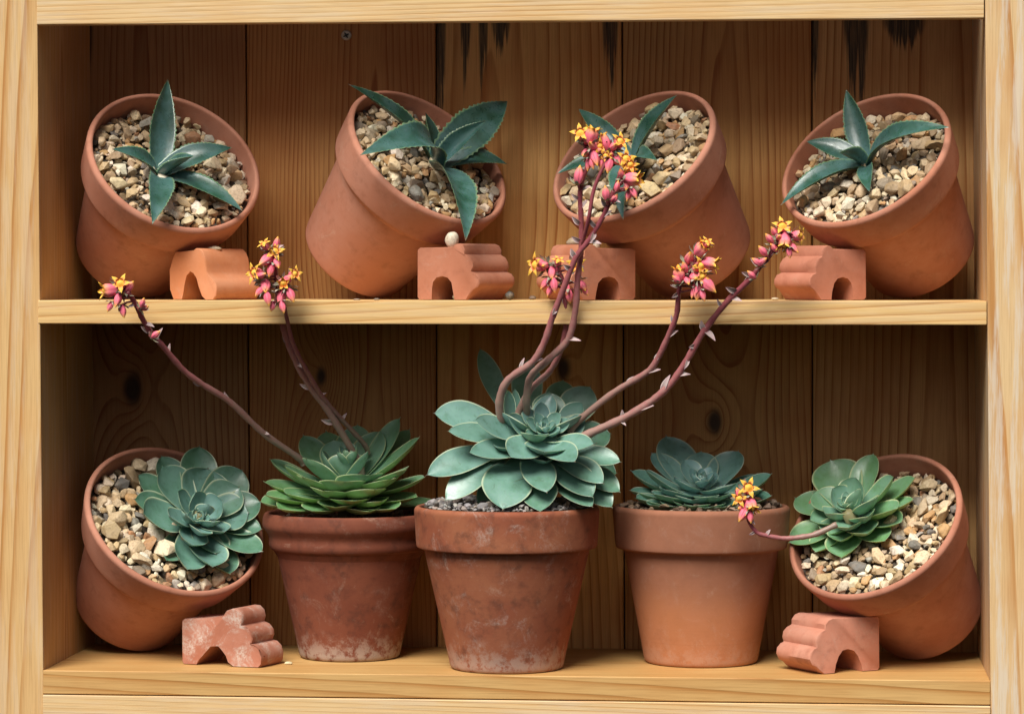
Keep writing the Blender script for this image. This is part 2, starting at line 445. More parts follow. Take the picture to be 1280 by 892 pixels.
pH = standing('large weathered terracotta pot in the middle of the lower shelf with pale lime stains', 633.5, 78, LOW_Z, 116, 203, mQ, band=52, rb=71, Rb=113, body=104, group=G2)
pI = standing('upright terracotta pot with a paler orange lower half, right of the middle pot', 876.5, 165, LOW_Z, 111, 196, mR, band=53, rb=71, Rb=107, body=97, group=G2)

# ------------------------------------------------------------------ gravel
def stone_lib(seed, n=16, npts=16):
    import bmesh
    r = random.Random(seed); lib = []
    for _ in range(n):
        bm = bmesh.new()
        for _ in range(npts):
            v = Vector((r.gauss(0, 1), r.gauss(0, 1), r.gauss(0, 1))).normalized()*r.uniform(.88, 1.08)
            bm.verts.new(v)
        bmesh.ops.convex_hull(bm, input=bm.verts)
        lv = [v for v in bm.verts if not v.link_faces]
        bmesh.ops.delete(bm, geom=lv, context='VERTS')
        bmesh.ops.bevel(bm, geom=list(bm.edges), offset=.16, segments=1, affect='EDGES', clamp_overlap=True)
        bmesh.ops.triangulate(bm, faces=bm.faces)
        bm.verts.ensure_lookup_table(); bm.verts.index_update()
        V = np.array([tuple(v.co) for v in bm.verts]); Fc = [tuple(v.index for v in f.verts) for f in bm.faces]
        V /= np.abs(V).max(0)
        lib.append((V, Fc)); bm.free()
    return lib
LIB = stone_lib(3)
PAL = [((.64, .48, .29), 6), ((.74, .60, .41), 6), ((.54, .38, .20), 5), ((.42, .29, .165), 3), ((.30, .23, .16), 2), ((.19, .175, .15), 1), ((.40, .36, .30), 1.3), ((.54, .31, .13), 1.8), ((.78, .69, .53), 3), ((.42, .21, .10), .5)]
GRIT = [((.30, .29, .28), 4), ((.20, .19, .19), 4), ((.42, .40, .37), 3), ((.34, .28, .24), 2)]
SOIL = [((.12, .07, .045), 4), ((.20, .13, .08), 2), ((.28, .20, .13), 2), ((.07, .045, .03), 3)]
def rand_rot(r, tilt):
    e = Matrix.Rotation(r.uniform(0, 6.28), 3, 'Z') @ Matrix.Rotation(r.gauss(0, tilt), 3, 'X') @ Matrix.Rotation(r.gauss(0, tilt), 3, 'Y') @ Matrix.Rotation(r.uniform(0, 6.28), 3, 'Z')
    return np.array(e)
def pick(r, pal):
    x = r.uniform(0, sum(w for _, w in pal))
    for c, w in pal:
        x -= w
        if x <= 0: break
    j = r.uniform(.8, 1.15)
    return tuple(min(.9, v*j*r.uniform(.96, 1.04)) for v in c)
def gravel(pot, label, size, recess, pal, seed, tilt_to=None, tilt=0.0, radius=None, cov=1.0):
    r = random.Random(seed); s = pot['s']
    R = (radius or pot['R']-11) ; z0 = pot['H']-recess
    # slope of the surface inside the pot (local direction of the viewer-low side)
    inv = pot['F'].to_3x3().inverted()
    dn = inv @ Vector((0, -.4, -1)); dn.z = 0; dn.normalize()
    pts = []
    vs, fs, cs = [], [], []
    grid = {}
    tries = 0; cell = size
    def ok(x, y, rad):
        gx, gy = int(x//cell), int(y//cell)
        for i in range(gx-2, gx+3):
            for j in range(gy-2, gy+3):
                for (a, b, q_) in grid.get((i, j), ()):
                    if (a-x)**2+(b-y)**2 < ((rad+q_)*.74)**2: return False
        return True
    nb = 0
    for layer, n in ((0, 9000), (1, int(2500*cov))):
        if layer: grid = {}
        for _ in range(n):
            a = r.uniform(0, 6.283); d = math.sqrt(r.random())*R
            x, y = d*math.cos(a), d*math.sin(a)
            sz = 1.07*size*min(1.75, max(.42, r.lognormvariate(0, .38)))*.5
            if layer and r.random() < .72: continue
            if d+sz*.6 > R or not ok(x, y, sz): continue
            grid.setdefault((int(x//cell), int(y//cell)), []).append((x, y, sz))
            z = z0 + tilt*(x*dn.x+y*dn.y)/R + (layer*sz*.75) + r.uniform(-.25, .25)*size
            V, Fc = r.choice(LIB)
            sc = np.array([sz*1.15, sz*r.uniform(.75, .98), sz*r.uniform(.5, .8)])
            W = (V*sc) @ rand_rot(r, .35).T + np.array([x, y, z])
            b = len(vs); vs.extend((W*s).tolist()); fs.extend([tuple(i+b for i in f) for f in Fc])
            c = pick(r, pal); cs.extend([(*c, 1)]*len(V)); nb += 1
    # bed under the stones
    b = len(vs); K = 40
    for k in range(K):
        a = 6.28318*k/K
        x, y = (R+1)*math.cos(a), (R+1)*math.sin(a)
        vs.append((x*s, y*s, (z0-size*.28+tilt*(x*dn.x+y*dn.y)/R)*s)); cs.append((.05, .038, .026, 1))
    fs.append(tuple(range(b, b+K)))
    o = obj('gravel', vs, fs, M_STONE, col=cs, smooth=False)
    o.matrix_world = pot['F']
    pot['gz'] = z0
    tag(o, label, 'gravel', kind='stuff')
    return o
gravel(pA, 'tan and grey gravel filling the pot at the left end of the upper shelf', 13, 20, PAL, 11, tilt=12)
gravel(pB, 'tan gravel filling the second tilted pot of the upper shelf', 13, 17, PAL, 12, tilt=9)
gravel(pC, 'tan gravel filling the tilted pot behind the tallest flower spike', 14, 18, PAL, 13, tilt=10)
gravel(pD, 'tan gravel filling the pot at the right end of the upper shelf', 13, 21, PAL, 14, tilt=12)
gravel(pE, 'pale gravel around the face-on rosette in the lower left pot', 15, 19, PAL, 15, tilt=9)
gravel(pF, 'mixed gravel around the rosette in the lower right pot', 13, 20, PAL, 16, tilt=11)
gravel(pG, 'dark gritty soil under the rosette in the double-rimmed pot', 9, 16, SOIL, 17)
gravel(pH, 'grey grit under the big rosette in the middle pot', 7, -1, GRIT, 18, radius=103)
gravel(pI, 'brown gritty soil under the rosette in the two-tone pot', 9, 5, SOIL, 19)

# ------------------------------------------------------------------ leaves
def leaf(B, T, nrm, W, arch, cup, thick, prof, nl=16, nw=8, t=.5, teeth=0, hook=0.0, twist=0.0, seed=0):
    d = T-B; L = d.length; d = d/L
    n = nrm - d*nrm.dot(d)
    if n.length < 1e-4: n = d.orthogonal()
    n.normalize()
    sd = d.cross(n).normalized()
    vs, cs, fs = [], [], []
    r = random.Random(seed)
    ph = r.uniform(0, 6)
    def pt(u, v, bottom):
        w = prof(u)*W*.5
        if teeth and abs(v) > .99:
            w *= 1 + teeth*(1 if int(round(u*nl)) % 2 else -.2)
        ang = twist*u
        s2 = sd*math.cos(ang)+n*math.sin(ang); n2 = n*math.cos(ang)-sd*math.sin(ang)
        c = B + d*(u*L) + n*(arch*L*4*u*(1-u)*(1-.25*u) + hook*L*u**5)
        wob = .018*W*math.sin(5*u+ph+3*v)*abs(v)
        p = c + s2*(v*w) + n2*(cup*w*(abs(v)**1.7) + wob)
        if bottom:
            p -= n2*(thick*(1-abs(v)**2.6)*(.35+.65*min(1, (1-u)*2.2))*min(1, prof(u)*1.6))
        return p
    def eg(u, v):
        k = 1-min(1.0, prof(u)*.5+.0)
        return max(abs(v)**3, max(0, (u-.90)/.10)*.9)
    vlist = [math.sin(math.pi/2*x) for x in np.linspace(-1, 1, nw+1)]
    ulist = [1-(1-x)**1.25 for x in np.linspace(0, 1, nl+1)]
    for bottom in (0, 1):
        for u in ulist:
            for v in vlist:
                vs.append(pt(u, v, bottom)); cs.append((eg(u, v), u, t, bottom))
    m = nw+1; N = (nl+1)*m
    for i in range(nl):
        for j in range(nw):
            a = i*m+j
            fs.append((a, a+1, a+1+m, a+m)); fs.append((N+a, N+a+m, N+a+1+m, N+a+1))
        for (j, flip) in ((0, 0), (nw, 1)):
            a = i*m+j
            f = (a, a+m, N+a+m, N+a); fs.append(f[::-1] if flip else f)
    fs.append(tuple(range(0, m)) + tuple(range(N+m-1, N-1, -1)))
    e = nl*m
    fs.append(tuple(range(e+m-1, e-1, -1)) + tuple(range(N+e, N+e+m)))
    return vs, fs, cs
def tipped(x, e):          # rounded shoulder ending in a small drawn-out point
    return max(.012, .78*max(0, 1-(x/.90)**e)**.66 + .22*(1-x)**.8) if x < .90 else max(.012, .22*(1-x)**.8)
def prof_ech(u):          # spoon with a little pointed tip
    if u < .58: return .42+.58*math.sin(math.pi/2*min(1, u/.58))**1.2
    return tipped((u-.58)/.42, 1.9)
def prof_ech_long(u):
    if u < .62: return .36+.64*math.sin(math.pi/2*min(1, u/.62))**1.2
    return tipped((u-.62)/.38, 2.1)
def prof_wide(u):         # broad, blunt, with a small point
    if u < .64: return .50+.50*math.sin(math.pi/2*min(1, u/.64))**1.3
    return tipped((u-.64)/.36, 2.5)
def prof_agave(u):
    if u < .45: return .62+.38*math.sin(math.pi/2*u/.45)
    x = (u-.45)/.55
    return max(.012, (1-x**1.55)**.95)
def prof_small(u):
    return max(.03, math.sin(math.pi*min(1, .12+.88*u))**.8*(1-.3*u))

ECH = leafmat('rosette leaf', (.165, .315, .29), (.095, .23, .135), (.52, .61, .40), (.24, .33, .13), 1)
ECH2 = leafmat('green rosette leaf', (.18, .345, .27), (.155, .335, .125), (.56, .64, .34), (.40, .50, .14), 2)
ECH3 = leafmat('blue rosette leaf', (.15, .29, .29), (.10, .245, .175), (.46, .55, .40), (.20, .30, .13), 3)
AGA = leafmat('agave leaf', (.045, .125, .105), (.018, .08, .043), (.20, .32, .17), (.05, .12, .06), 4, rough=.27, bloom=(.12, .23, .24), bl=.4, sheen=1.0)

def plant_root(name, p, label, cat, group=None):
    return empty(name, p, label, cat, group)

def at_plane(px, py, pot, h):
    o = pot['F'] @ (Vector((0, 0, pot['gz']+h))*pot['s']); n = pot['ax']
    d = R3 @ Vector(((px-640)/FPX, -(py-446)/FPX, -1))
    return CAM + d*((o-CAM).dot(n)/d.dot(n))
def agave(pot, cpx, leaves, label, seed):
    F, s = pot['F'], pot['s']
    c = F @ (Vector((0, 0, pot['gz']))*s)
    Yg = c.y/U
    B0 = at_plane(cpx[0], cpx[1], pot, 6)
    root = plant_root('agave_plant', B0, label, 'agave plant', 'young agaves in the upper pots')
    for i, (bx, by, tx, ty, dep, W, arch, t, *ex) in enumerate(leaves):
        B = at_plane(cpx[0]+bx, cpx[1]+by, pot, 6)
        B = B.lerp(B0, .5)
        T = at_plane(tx, ty, pot, dep+8)
        v, f, cc = leaf(B, T, pot['ax'], W*S(T)*1.12, arch, ex[0] if ex else .45, 5*s, prof_agave, 44, 6, t, teeth=.085, hook=ex[1] if len(ex) > 1 else 0, seed=seed*20+i)
        obj('leaf', v, f, AGA, root, B0, cc)
    return root
agave(pA, (198, 218), [
    (3, -2, 209.5, 99, 58, 30, -.06, .8, .35), (-4, -2, 139.5, 186.5, 34, 21, .16, .7, .4), (5, -2, 289.5, 185, 42, 29, .14, .35, .35),
    (14, 6, 303, 264, 26, 25, .14, .8, .3), (-1, 6, 190.5, 280, 34, 30, .16, .45, .35), (4, 2, 243, 195, 64, 20, .06, .0, .7)],
    'young agave whose tallest leaf stands straight up, in the left upper pot', 1)
agave(pB, (545, 206), [
    (-12, -20, 435, 105, 40, 25, .10, .8, .35), (2, -20, 532, 141, 34, 21, .0, .8, .4), (-2, -4, 450, 194, 34, 40, .26, .1, .3),
    (2, -6, 634, 127, 54, 46, .06, .5, .35), (18, 0, 634, 205, 26, 25, .16, .9, .3), (0, 4, 582, 301, 38, 38, .14, .5, .35), (5, 0, 607, 151, 78, 24, .04, .1, .85)],
    'bluish agave with a broad leaf hanging down toward a white pebble', 2)
agave(pC, (793, 202), [
    (-2, -4, 846, 119, 52, 30, .08, .6, .35), (-8, -6, 723, 136, 38, 20, .08, .7, .4), (-10, 4, 696, 218, 30, 24, .16, .6, .3),
    (2, 0, 821, 200, 45, 20, .12, .4, .4), (-6, 6, 779, 275, 32, 24, .16, .5, .35)],
    'agave with one broad glossy leaf, partly behind the tallest flower spike', 3)
agave(pD, (1083, 205), [
    (-4, -4, 1057.5, 112, 52, 26, -.04, .6, .4), (6, -6, 1187, 159, 40, 28, .18, .45, .35), (-8, -4, 1008, 177, 30, 25, .10, .6, .3),
    (-6, 4, 976, 256, 30, 27, .14, .6, .35), (3, 4, 1087, 240, 22, 19, .1, .7, .35), (-3, -1, 1049, 191, 66, 19, .05, .0, .85)],
    'agave with a fat pale bud and a notched leaf, in the right upper pot', 4)

def rosette(root, C, s, ax, R, N, el0, el1, mat, seed, W=.62, lift=.25, spin=0, elp=.8, cup=.32, inner=.14, tpow=.72, droop=0.0, name='leaf', prof=prof_ech, tmax=1.0, jit=1.0):
    r = random.Random(seed)
    F = frame(ax, C, spin)
    X, Y, Z = (Vector(F.col[i][:3]) for i in range(3))
    base = Vector(root.location)
    for i in range(N):
        t = (i+.5)/N
        az = i*2.39996 + r.gauss(0, .07)*jit
        e = X*math.cos(az)+Y*math.sin(az)
        el = math.radians(el0+(el1-el0)*t**elp + r.gauss(0, 4)*jit)
        L = R*(inner+(1-inner)*t**tpow)*r.uniform(.93, 1.06)*s
        d = e*math.cos(el)+Z*math.sin(el)
        B = C + Z*(lift*R*s*(1-t)) + e*(R*s*(.02+.07*t))
        T = B + d*L
        w = L*W*(1.12-.2*t)*r.uniform(.93, 1.07)
        v, f, c = leaf(B, T, Z, w, -.07+.05*t-droop*t, cup*(1.25-.75*t), (3.2+.03*R)*s, prof, 15, 8, min(1, max(0, t*tmax+r.gauss(0, .14))), hook=.05, twist=r.gauss(0, .07), seed=seed*99+i)
        obj(name, v, f, mat, root, base, c)

GE = 'rosette succulents on the lower shelf'
# lower left, seen face on
def in_pot(px, py, pot, up):
    c = pot['F'] @ (Vector((0, 0, pot.get('gz', pot['H'])))*pot['s'])
    return at(px, py, c.y/U-up)
def by_hand(root, leaves, zoom, mat, hint, tip_fn, base_fn, seed, cup=.24, arch=-.05, prof=prof_ech, scale=1.0):
    """each leaf: tip (zoom x, y), depth or height, width (zoom), tint"""
    ox, oy, k = zoom; r = random.Random(seed)
    for i, (x, y, h, W, t, *ex) in enumerate(leaves):
        T = tip_fn(ox+x/k, oy+y/k, h)
        B = base_fn(x, y, h, t)
        tw = r.gauss(0, .06)
        v, f, c = leaf(B, T, hint, W/k*S(T)*1.06*(scale if t > .4 else 1+(scale-1)*.8), ex[0] if ex else arch, cup*r.uniform(.8, 1.3), 5.5*S(T), prof, 18, 10, min(1, max(0, t+r.gauss(0, .06))), hook=.05, twist=tw, seed=seed*77+i)
        obj('leaf', v, f, mat, root, Vector(root.location), c)

C = in_pot(247, 647, pE, 16); rE = plant_root('echeveria_plant', C, 'blue-green rosette facing the viewer in the lower left tilted pot', 'echeveria', GE)
ZE = (150, 545, 4.692)
def tipE(px, py, h): return at_plane(px, py, pE, h+6)
def baseE(x, y, h, t):
    cx, cy = ZE[0]+455/ZE[2], ZE[1]+485/ZE[2]; tx, ty = ZE[0]+x/ZE[2], ZE[1]+y/ZE[2]
    return at_plane(cx+(tx-cx)*.10, cy+(ty-cy)*.10, pE, 6+h*.30)
by_hand(rE, [(458, 60, 36, 165, .9), (718, 200, 36, 175, .9), (232, 122, 10, 150, .9), (93, 232, 8, 130, .95), (72, 378, 10, 140, .9), (838, 690, 34, 150, .85), (642, 826, 12, 160, .9), (832, 395, 36, 160, .9), (836, 555, 30, 120, .95), (262, 744, 10, 120, .9),
    (238, 178, 28, 175, .55), (512, 190, 30, 215, .5), (758, 452, 30, 200, .45), (121, 466, 26, 185, .55), (385, 802, 24, 155, .6), (538, 785, 28, 175, .5), (560, 700, 20, 170, .7), (700, 300, 34, 170, .7),
    (330, 322, 38, 105, .3), (438, 323, 40, 125, .25), (606, 378, 40, 135, .2), (618, 570, 38, 135, .25), (415, 655, 36, 135, .3), (280, 480, 40, 120, .3), (560, 512, 50, 95, .15), (478, 582, 50, 110, .15), (375, 470, 52, 80, .1), (520, 405, 54, 85, .1)],
    ZE, ECH, pE['ax'], tipE, baseE, 21, cup=.30, scale=1.36, prof=prof_wide)
Cc = at_plane(247, 648, pE, 34); rosette(rE, Cc, S(Cc), axis_from(.25, .5, .9), 21, 11, 84, 45, ECH, 41, W=.75, spin=.5, tpow=.8, lift=.3, inner=.25, tmax=.2)

C = in_pot(1062, 646, pF, 16); rF = plant_root('echeveria_plant', C, 'rosette with green-edged cupped leaves in the lower right tilted pot', 'echeveria', GE)
ZF = (940, 540, 2.535); axF = (pF['ax']+camdir(0, .35, .1)).normalized()
def tipF(px, py, h): return at_plane(px, py, pF, h+8)
def baseF(x, y, h, t):
    cx, cy = ZF[0]+315/ZF[2], ZF[1]+262/ZF[2]; tx, ty = ZF[0]+x/ZF[2], ZF[1]+y/ZF[2]
    return at_plane(cx+(tx-cx)*.10, cy+(ty-cy)*.10, pF, 8+h*.35)
by_hand(rF, [(135, 213, 16, 98, .8), (118, 358, 14, 105, .9), (285, 406, 12, 95, .95), (425, 352, 12, 85, .9), (200, 385, 10, 90, .95), (524, 148, 12, 82, .9), (518, 218, 12, 60, .95), (248, 90, 26, 122, .6), (388, 68, 24, 78, .85), (480, 290, 12, 80, .9),
    (190, 196, 34, 95, .5), (182, 282, 30, 82, .6), (468, 245, 30, 82, .7), (456, 143, 34, 70, .55), (330, 140, 44, 86, .4), (282, 352, 26, 84, .65), (368, 330, 30, 84, .6), (240, 330, 26, 90, .6),
    (250, 178, 50, 84, .2), (232, 262, 48, 80, .25), (308, 310, 46, 84, .3), (392, 215, 50, 74, .3), (372, 275, 46, 70, .3), (330, 186, 56, 60, .15)],
    ZF, ECH2, axF, tipF, baseF, 22, cup=.34, scale=1.24, prof=prof_wide)
Cc = at_plane(1059, 633, pF, 44); rosette(rF, Cc, S(Cc), axis_from(-.3, .9, .72), 21, 11, 82, 40, ECH2, 42, W=.75, spin=1.4, tpow=.8, lift=.3, inner=.25, tmax=.2)

C = at(431, 622, 172); rG = plant_root('echeveria_plant', C, 'flat wide green rosette filling the dark double-rimmed pot, with two flower stalks', 'echeveria', GE)
ZG = (300, 480, 2.477)
def tipG(px, py, h): return at(px, py+(4 if py < 605 else 9), h)
def baseG(x, y, h, t):
    cx = 322+(x-322)*.10; cy = 268+82*t
    return at(ZG[0]+cx/ZG[2], ZG[1]+4+min(cy, 352)/ZG[2], 172+(h-172)*.12)
by_hand(rG, [(58, 352, 112, 100, .95), (112, 372, 84, 110, 1), (215, 378, 72, 110, 1), (290, 368, 62, 112, .95), (400, 382, 70, 112, 1), (488, 372, 84, 110, 1), (552, 336, 120, 100, .9), (580, 288, 128, 92, .75), (622, 352, 205, 92, 1), (70, 300, 140, 100, .85), (74, 332, 100, 100, .9), (135, 322, 98, 112, .9), (350, 348, 58, 122, .8), (440, 352, 80, 110, .9),
    (190, 286, 86, 118, .65), (483, 290, 86, 118, .65), (322, 302, 62, 140, .55), (522, 262, 98, 126, .5), (130, 250, 118, 104, .65), (86, 230, 165, 90, .7), (200, 226, 112, 118, .4), (258, 318, 66, 120, .7), (420, 316, 66, 120, .7), (400, 280, 74, 130, .45),
    (335, 204, 142, 112, .3), (190, 153, 214, 96, .5), (288, 163, 200, 104, .35), (264, 138, 240, 100, .6), (365, 118, 246, 110, .6), (442, 136, 204, 122, .4), (506, 98, 196, 88, .5), (534, 134, 224, 92, .7), (566, 160, 152, 92, .55), (250, 200, 150, 90, .2), (400, 200, 150, 95, .2)],
    ZG, ECH2, axis_from(.05, 1, .30), tipG, baseG, 23, cup=.22, arch=-.03, scale=1.06, prof=prof_wide)
Cc = at(436, 578, 150); rosette(rG, Cc, S(Cc), axis_from(0, 1, .35), 26, 10, 84, 50, ECH2, 43, W=.7, spin=1, tpow=.8, lift=.3, inner=.3, tmax=.2)

C = at(877, 626, 162); rI = plant_root('echeveria_plant', C, 'dusky blue-green rosette in the upright two-tone pot', 'echeveria', GE)
ZI = (740, 520, 2.788)
def baseI(x, y, h, t):
    cx = 382+(x-382)*.10; cy = 242+62*t
    return at(ZI[0]+cx/ZI[2], ZI[1]+cy/ZI[2], 162+(h-162)*.12)
by_hand(rI, [(253, 74, 230, 128, .5), (202, 133, 200, 96, .4), (380, 126, 222, 104, .35), (514, 124, 215, 108, .5), (432, 143, 252, 88, .7), (322, 152, 182, 74, .2), (432, 194, 172, 70, .15), (130, 198, 165, 92, .7), (180, 196, 126, 84, .6), (632, 210, 172, 92, .8), (580, 206, 204, 80, .8), (495, 244, 116, 86, .3), (350, 300, 88, 138, .5), (284, 220, 130, 70, .2), (240, 262, 100, 96, .5), (440, 288, 90, 110, .6),
    (126, 268, 140, 94, .9), (146, 296, 112, 98, 1), (262, 320, 84, 118, 1), (400, 326, 78, 124, 1), (208, 278, 98, 94, .8), (630, 286, 150, 100, 1), (556, 322, 100, 108, 1), (470, 322, 84, 112, 1), (330, 322, 76, 112, .95), (190, 318, 92, 100, 1), (600, 262, 140, 90, .9)],
    ZI, ECH3, axis_from(0, 1, .30), at, baseI, 24, cup=.26, arch=-.04, scale=1.14, prof=prof_wide)
Cc = at(876, 606, 148); rosette(rI, Cc, S(Cc), axis_from(0, 1, .5), 27, 11, 84, 38, ECH3, 44, W=.75, spin=2, tpow=.8, lift=.3, inner=.25, tmax=.2)

# big middle plant, leaf by leaf (zoom coordinates of the photo -> photo pixels)
C = at(660, 590, 75); rH = plant_root('echeveria_plant', at(655, 632, 75), 'biggest rosette with drooping lower leaves and five tall flower stalks, in the middle pot', 'echeveria', GE)
def z5(x, y): return 500+x/3.43, 420+y/3.43
axH = axis_from(.10, 1, .42)
BL = [  # base, tip (zoom), base Y, tip Y, width px, arch, t, cup
    ((420, 385), (137, 335), 70, 30, 44, .10, .35, .10), ((520, 445), (312, 362), 50, -5, 34, .03, .4, .2), ((600, 440), (455, 345), 60, 20, 30, -.05, .3, .3),
    ((640, 415), (618, 505), 45, -30, 52, -.10, .25, .25), ((600, 450), (470, 530), 45, -30, 46, .06, .4, .2), ((480, 450), (195, 412), 55, 5, 30, .06, .5, .2),
    ((560, 500), (288, 505), 50, -15, 32, .05, .5, .25), ((400, 500), (107, 605), 60, 5, 38, .10, .45, .15), ((600, 490), (840, 470), 45, -5, 32, .06, .5, .2),
    ((600, 500), (756, 548), 45, -40, 40, .10, .5, .2), ((720, 520), (952, 545), 60, 30, 30, .08, .7, .2), ((530, 540), (632, 680), 45, -25, 42, .12, .65, .15),
    ((640, 560), (830, 700), 50, -5, 44, .12, .7, .15), ((680, 550), (876, 640), 55, 5, 36, .12, .65, .15), ((450, 570), (440, 755), 50, -30, 62, .14, .6, .1),
    ((410, 550), (190, 712), 55, 0, 38, .14, .6, .1), ((560, 620), (600, 765), 52, -22, 50, .14, .85, .1), ((640, 640), (830, 742), 55, -5, 36, .12, .85, .1),
    ((760, 590), (946, 675), 65, 35, 34, .12, .85, .1), ((740, 620), (912, 742), 65, 25, 38, .12, .9, .1),
    ((440, 330), (340, 52), 110, 150, 27, -.05, .75, .25), ((530, 360), (545, 100), 115, 150, 38, -.06, .95, .2), ((640, 390), (640, 238), 90, 110, 40, -.06, .8, .3),
    ((700, 390), (818, 215), 95, 125, 46, -.04, .7, .15), ((670, 420), (785, 285), 75, 80, 30, -.05, .45, .3), ((690, 440), (800, 358), 65, 60, 30, -.05, .3, .3),
    ((740, 460), (905, 420), 90, 110, 42, .06, .9, .15), ((450, 400), (462, 225), 60, 40, 15, -.03, .4, .5), ((490, 400), (490, 220), 70, 60, 12, -.03, .5, .5),
    ((560, 420), (420, 300), 90, 110, 36, .0, .8, .2), ((780, 560), (930, 590), 95, 110, 36, .06, .9, .15), ((380, 520), (230, 590), 90, 80, 36, .10, .9, .15),
    ((690, 330), (700, 190), 110, 150, 38, -.05, .9, .2), ((500, 620), (330, 730), 70, 40, 40, .10, .95, .1)]
for i, (b, tp, yb, yt, w, arch, t, cup) in enumerate(BL):
    pb = Vector(z5(*b)); pt_ = Vector(z5(*tp))
    B = at(pb.x, pb.y, yb); T = at(pt_.x, pt_.y, yt)
    B = B.lerp(at(z5(610, 450)[0], z5(610, 450)[1], 75), .18)
    v, f, c = leaf(B, T, axH+camdir(0, .1, .75) if arch < .11 else (axH+camdir(0, .2, .55)), w*S(T)*1.05, arch, cup, 5*S(T), prof_ech_long, 18, 8, t, hook=.03, seed=700+i)
    obj('leaf', v, f, ECH, rH, Vector(rH.location), c)
Cc = at(679, 541, 50)
rosette(rH, Cc, S(Cc), axis_from(.1, 1, .80), 42, 16, 80, 22, ECH, 31, W=.62, spin=.3, tpow=.8, lift=.25, inner=.18, tmax=.35)
rosette(rH, at(668, 560, 72), S(at(668, 560, 72)), axis_from(.05, 1, .30), 84, 22, 40, -38, ECH, 33, W=.50, spin=1.1, tpow=.3, lift=.3, inner=.5, droop=.06)
# caudex under the leaves
def tube(pts, rad, n=10, cap=True):
    P = [Vector(p) for p in pts]; vs, fs, us = [], [], []
    up = None
    for i, p in enumerate(P):
        tg = (P[min(i+1, len(P)-1)]-P[max(i-1, 0)]).normalized()
        if up is None: up = tg.orthogonal().normalized()
        up = (up-tg*up.dot(tg)).normalized(); sd = tg.cross(up)
        for k in range(n):
            a = 6.28318*k/n; vs.append(p+(up*math.cos(a)+sd*math.sin(a))*rad[i]); us.append(i/(len(P)-1))
    for i in range(len(P)-1):
        for k in range(n):
            k2 = (k+1) % n; fs.append((i*n+k, i*n+k2, (i+1)*n+k2, (i+1)*n+k))
    if cap:
        fs.append(tuple(range(n))[::-1]); fs.append(tuple(range((len(P)-1)*n, len(P)*n)))
    return vs, fs, us
M_STALK = attrmat('flower stalk', nz=.55, stops= [(0, (.30, .22, .17)), (.25, (.36, .20, .17)), (.5, (.36, .125, .125)), (.8, (.27, .06, .075)), (1, (.22, .05, .06))], rough=.42, spec=.4)
M_FLOWER = attrmat('flower', [(0, (.72, .14, .22)), (.40, (.93, .20, .27)), (.62, (.93, .32, .20)), (.78, (.88, .46, .07)), (1, (.90, .60, .08))], rough=.55, nz=.16, spec=.2,
                   alt=[(0, (.28, .32, .18)), (.5, (.36, .36, .26)), (1, (.44, .34, .33))])
M_BRACT = attrmat('bract', [(0, (.42, .24, .25)), (.5, (.46, .37, .35)), (1, (.50, .33, .34))], rough=.5)
M_STEM = attrmat('stem', [(0, (.18, .13, .08)), (1, (.22, .2, .1))])
v, f, us = tube([at(655, 645, 75), at(660, 610, 75), at(668, 570, 70), at(676, 545, 60)], [13*U, 12*U, 14*U, 10*U])
obj('stem', v, f, M_STEM, rH, Vector(rH.location), [(0, u, 0, 1) for u in us])
for root, c, ax in ((rE, rE.location, pE['ax']), (rF, rF.location, pF['ax']), (rG, rG.location, Vector((0, 0, 1))), (rI, rI.location, Vector((0, 0, 1)))):
    c = Vector(c)
    v, f, us = tube([c-ax*34*U, c-ax*12*U, c+ax*10*U], [10*U, 9*U, 7*U])
    obj('stem', v, f, M_STEM, root, c, [(0, u, 0, 1) for u in us])

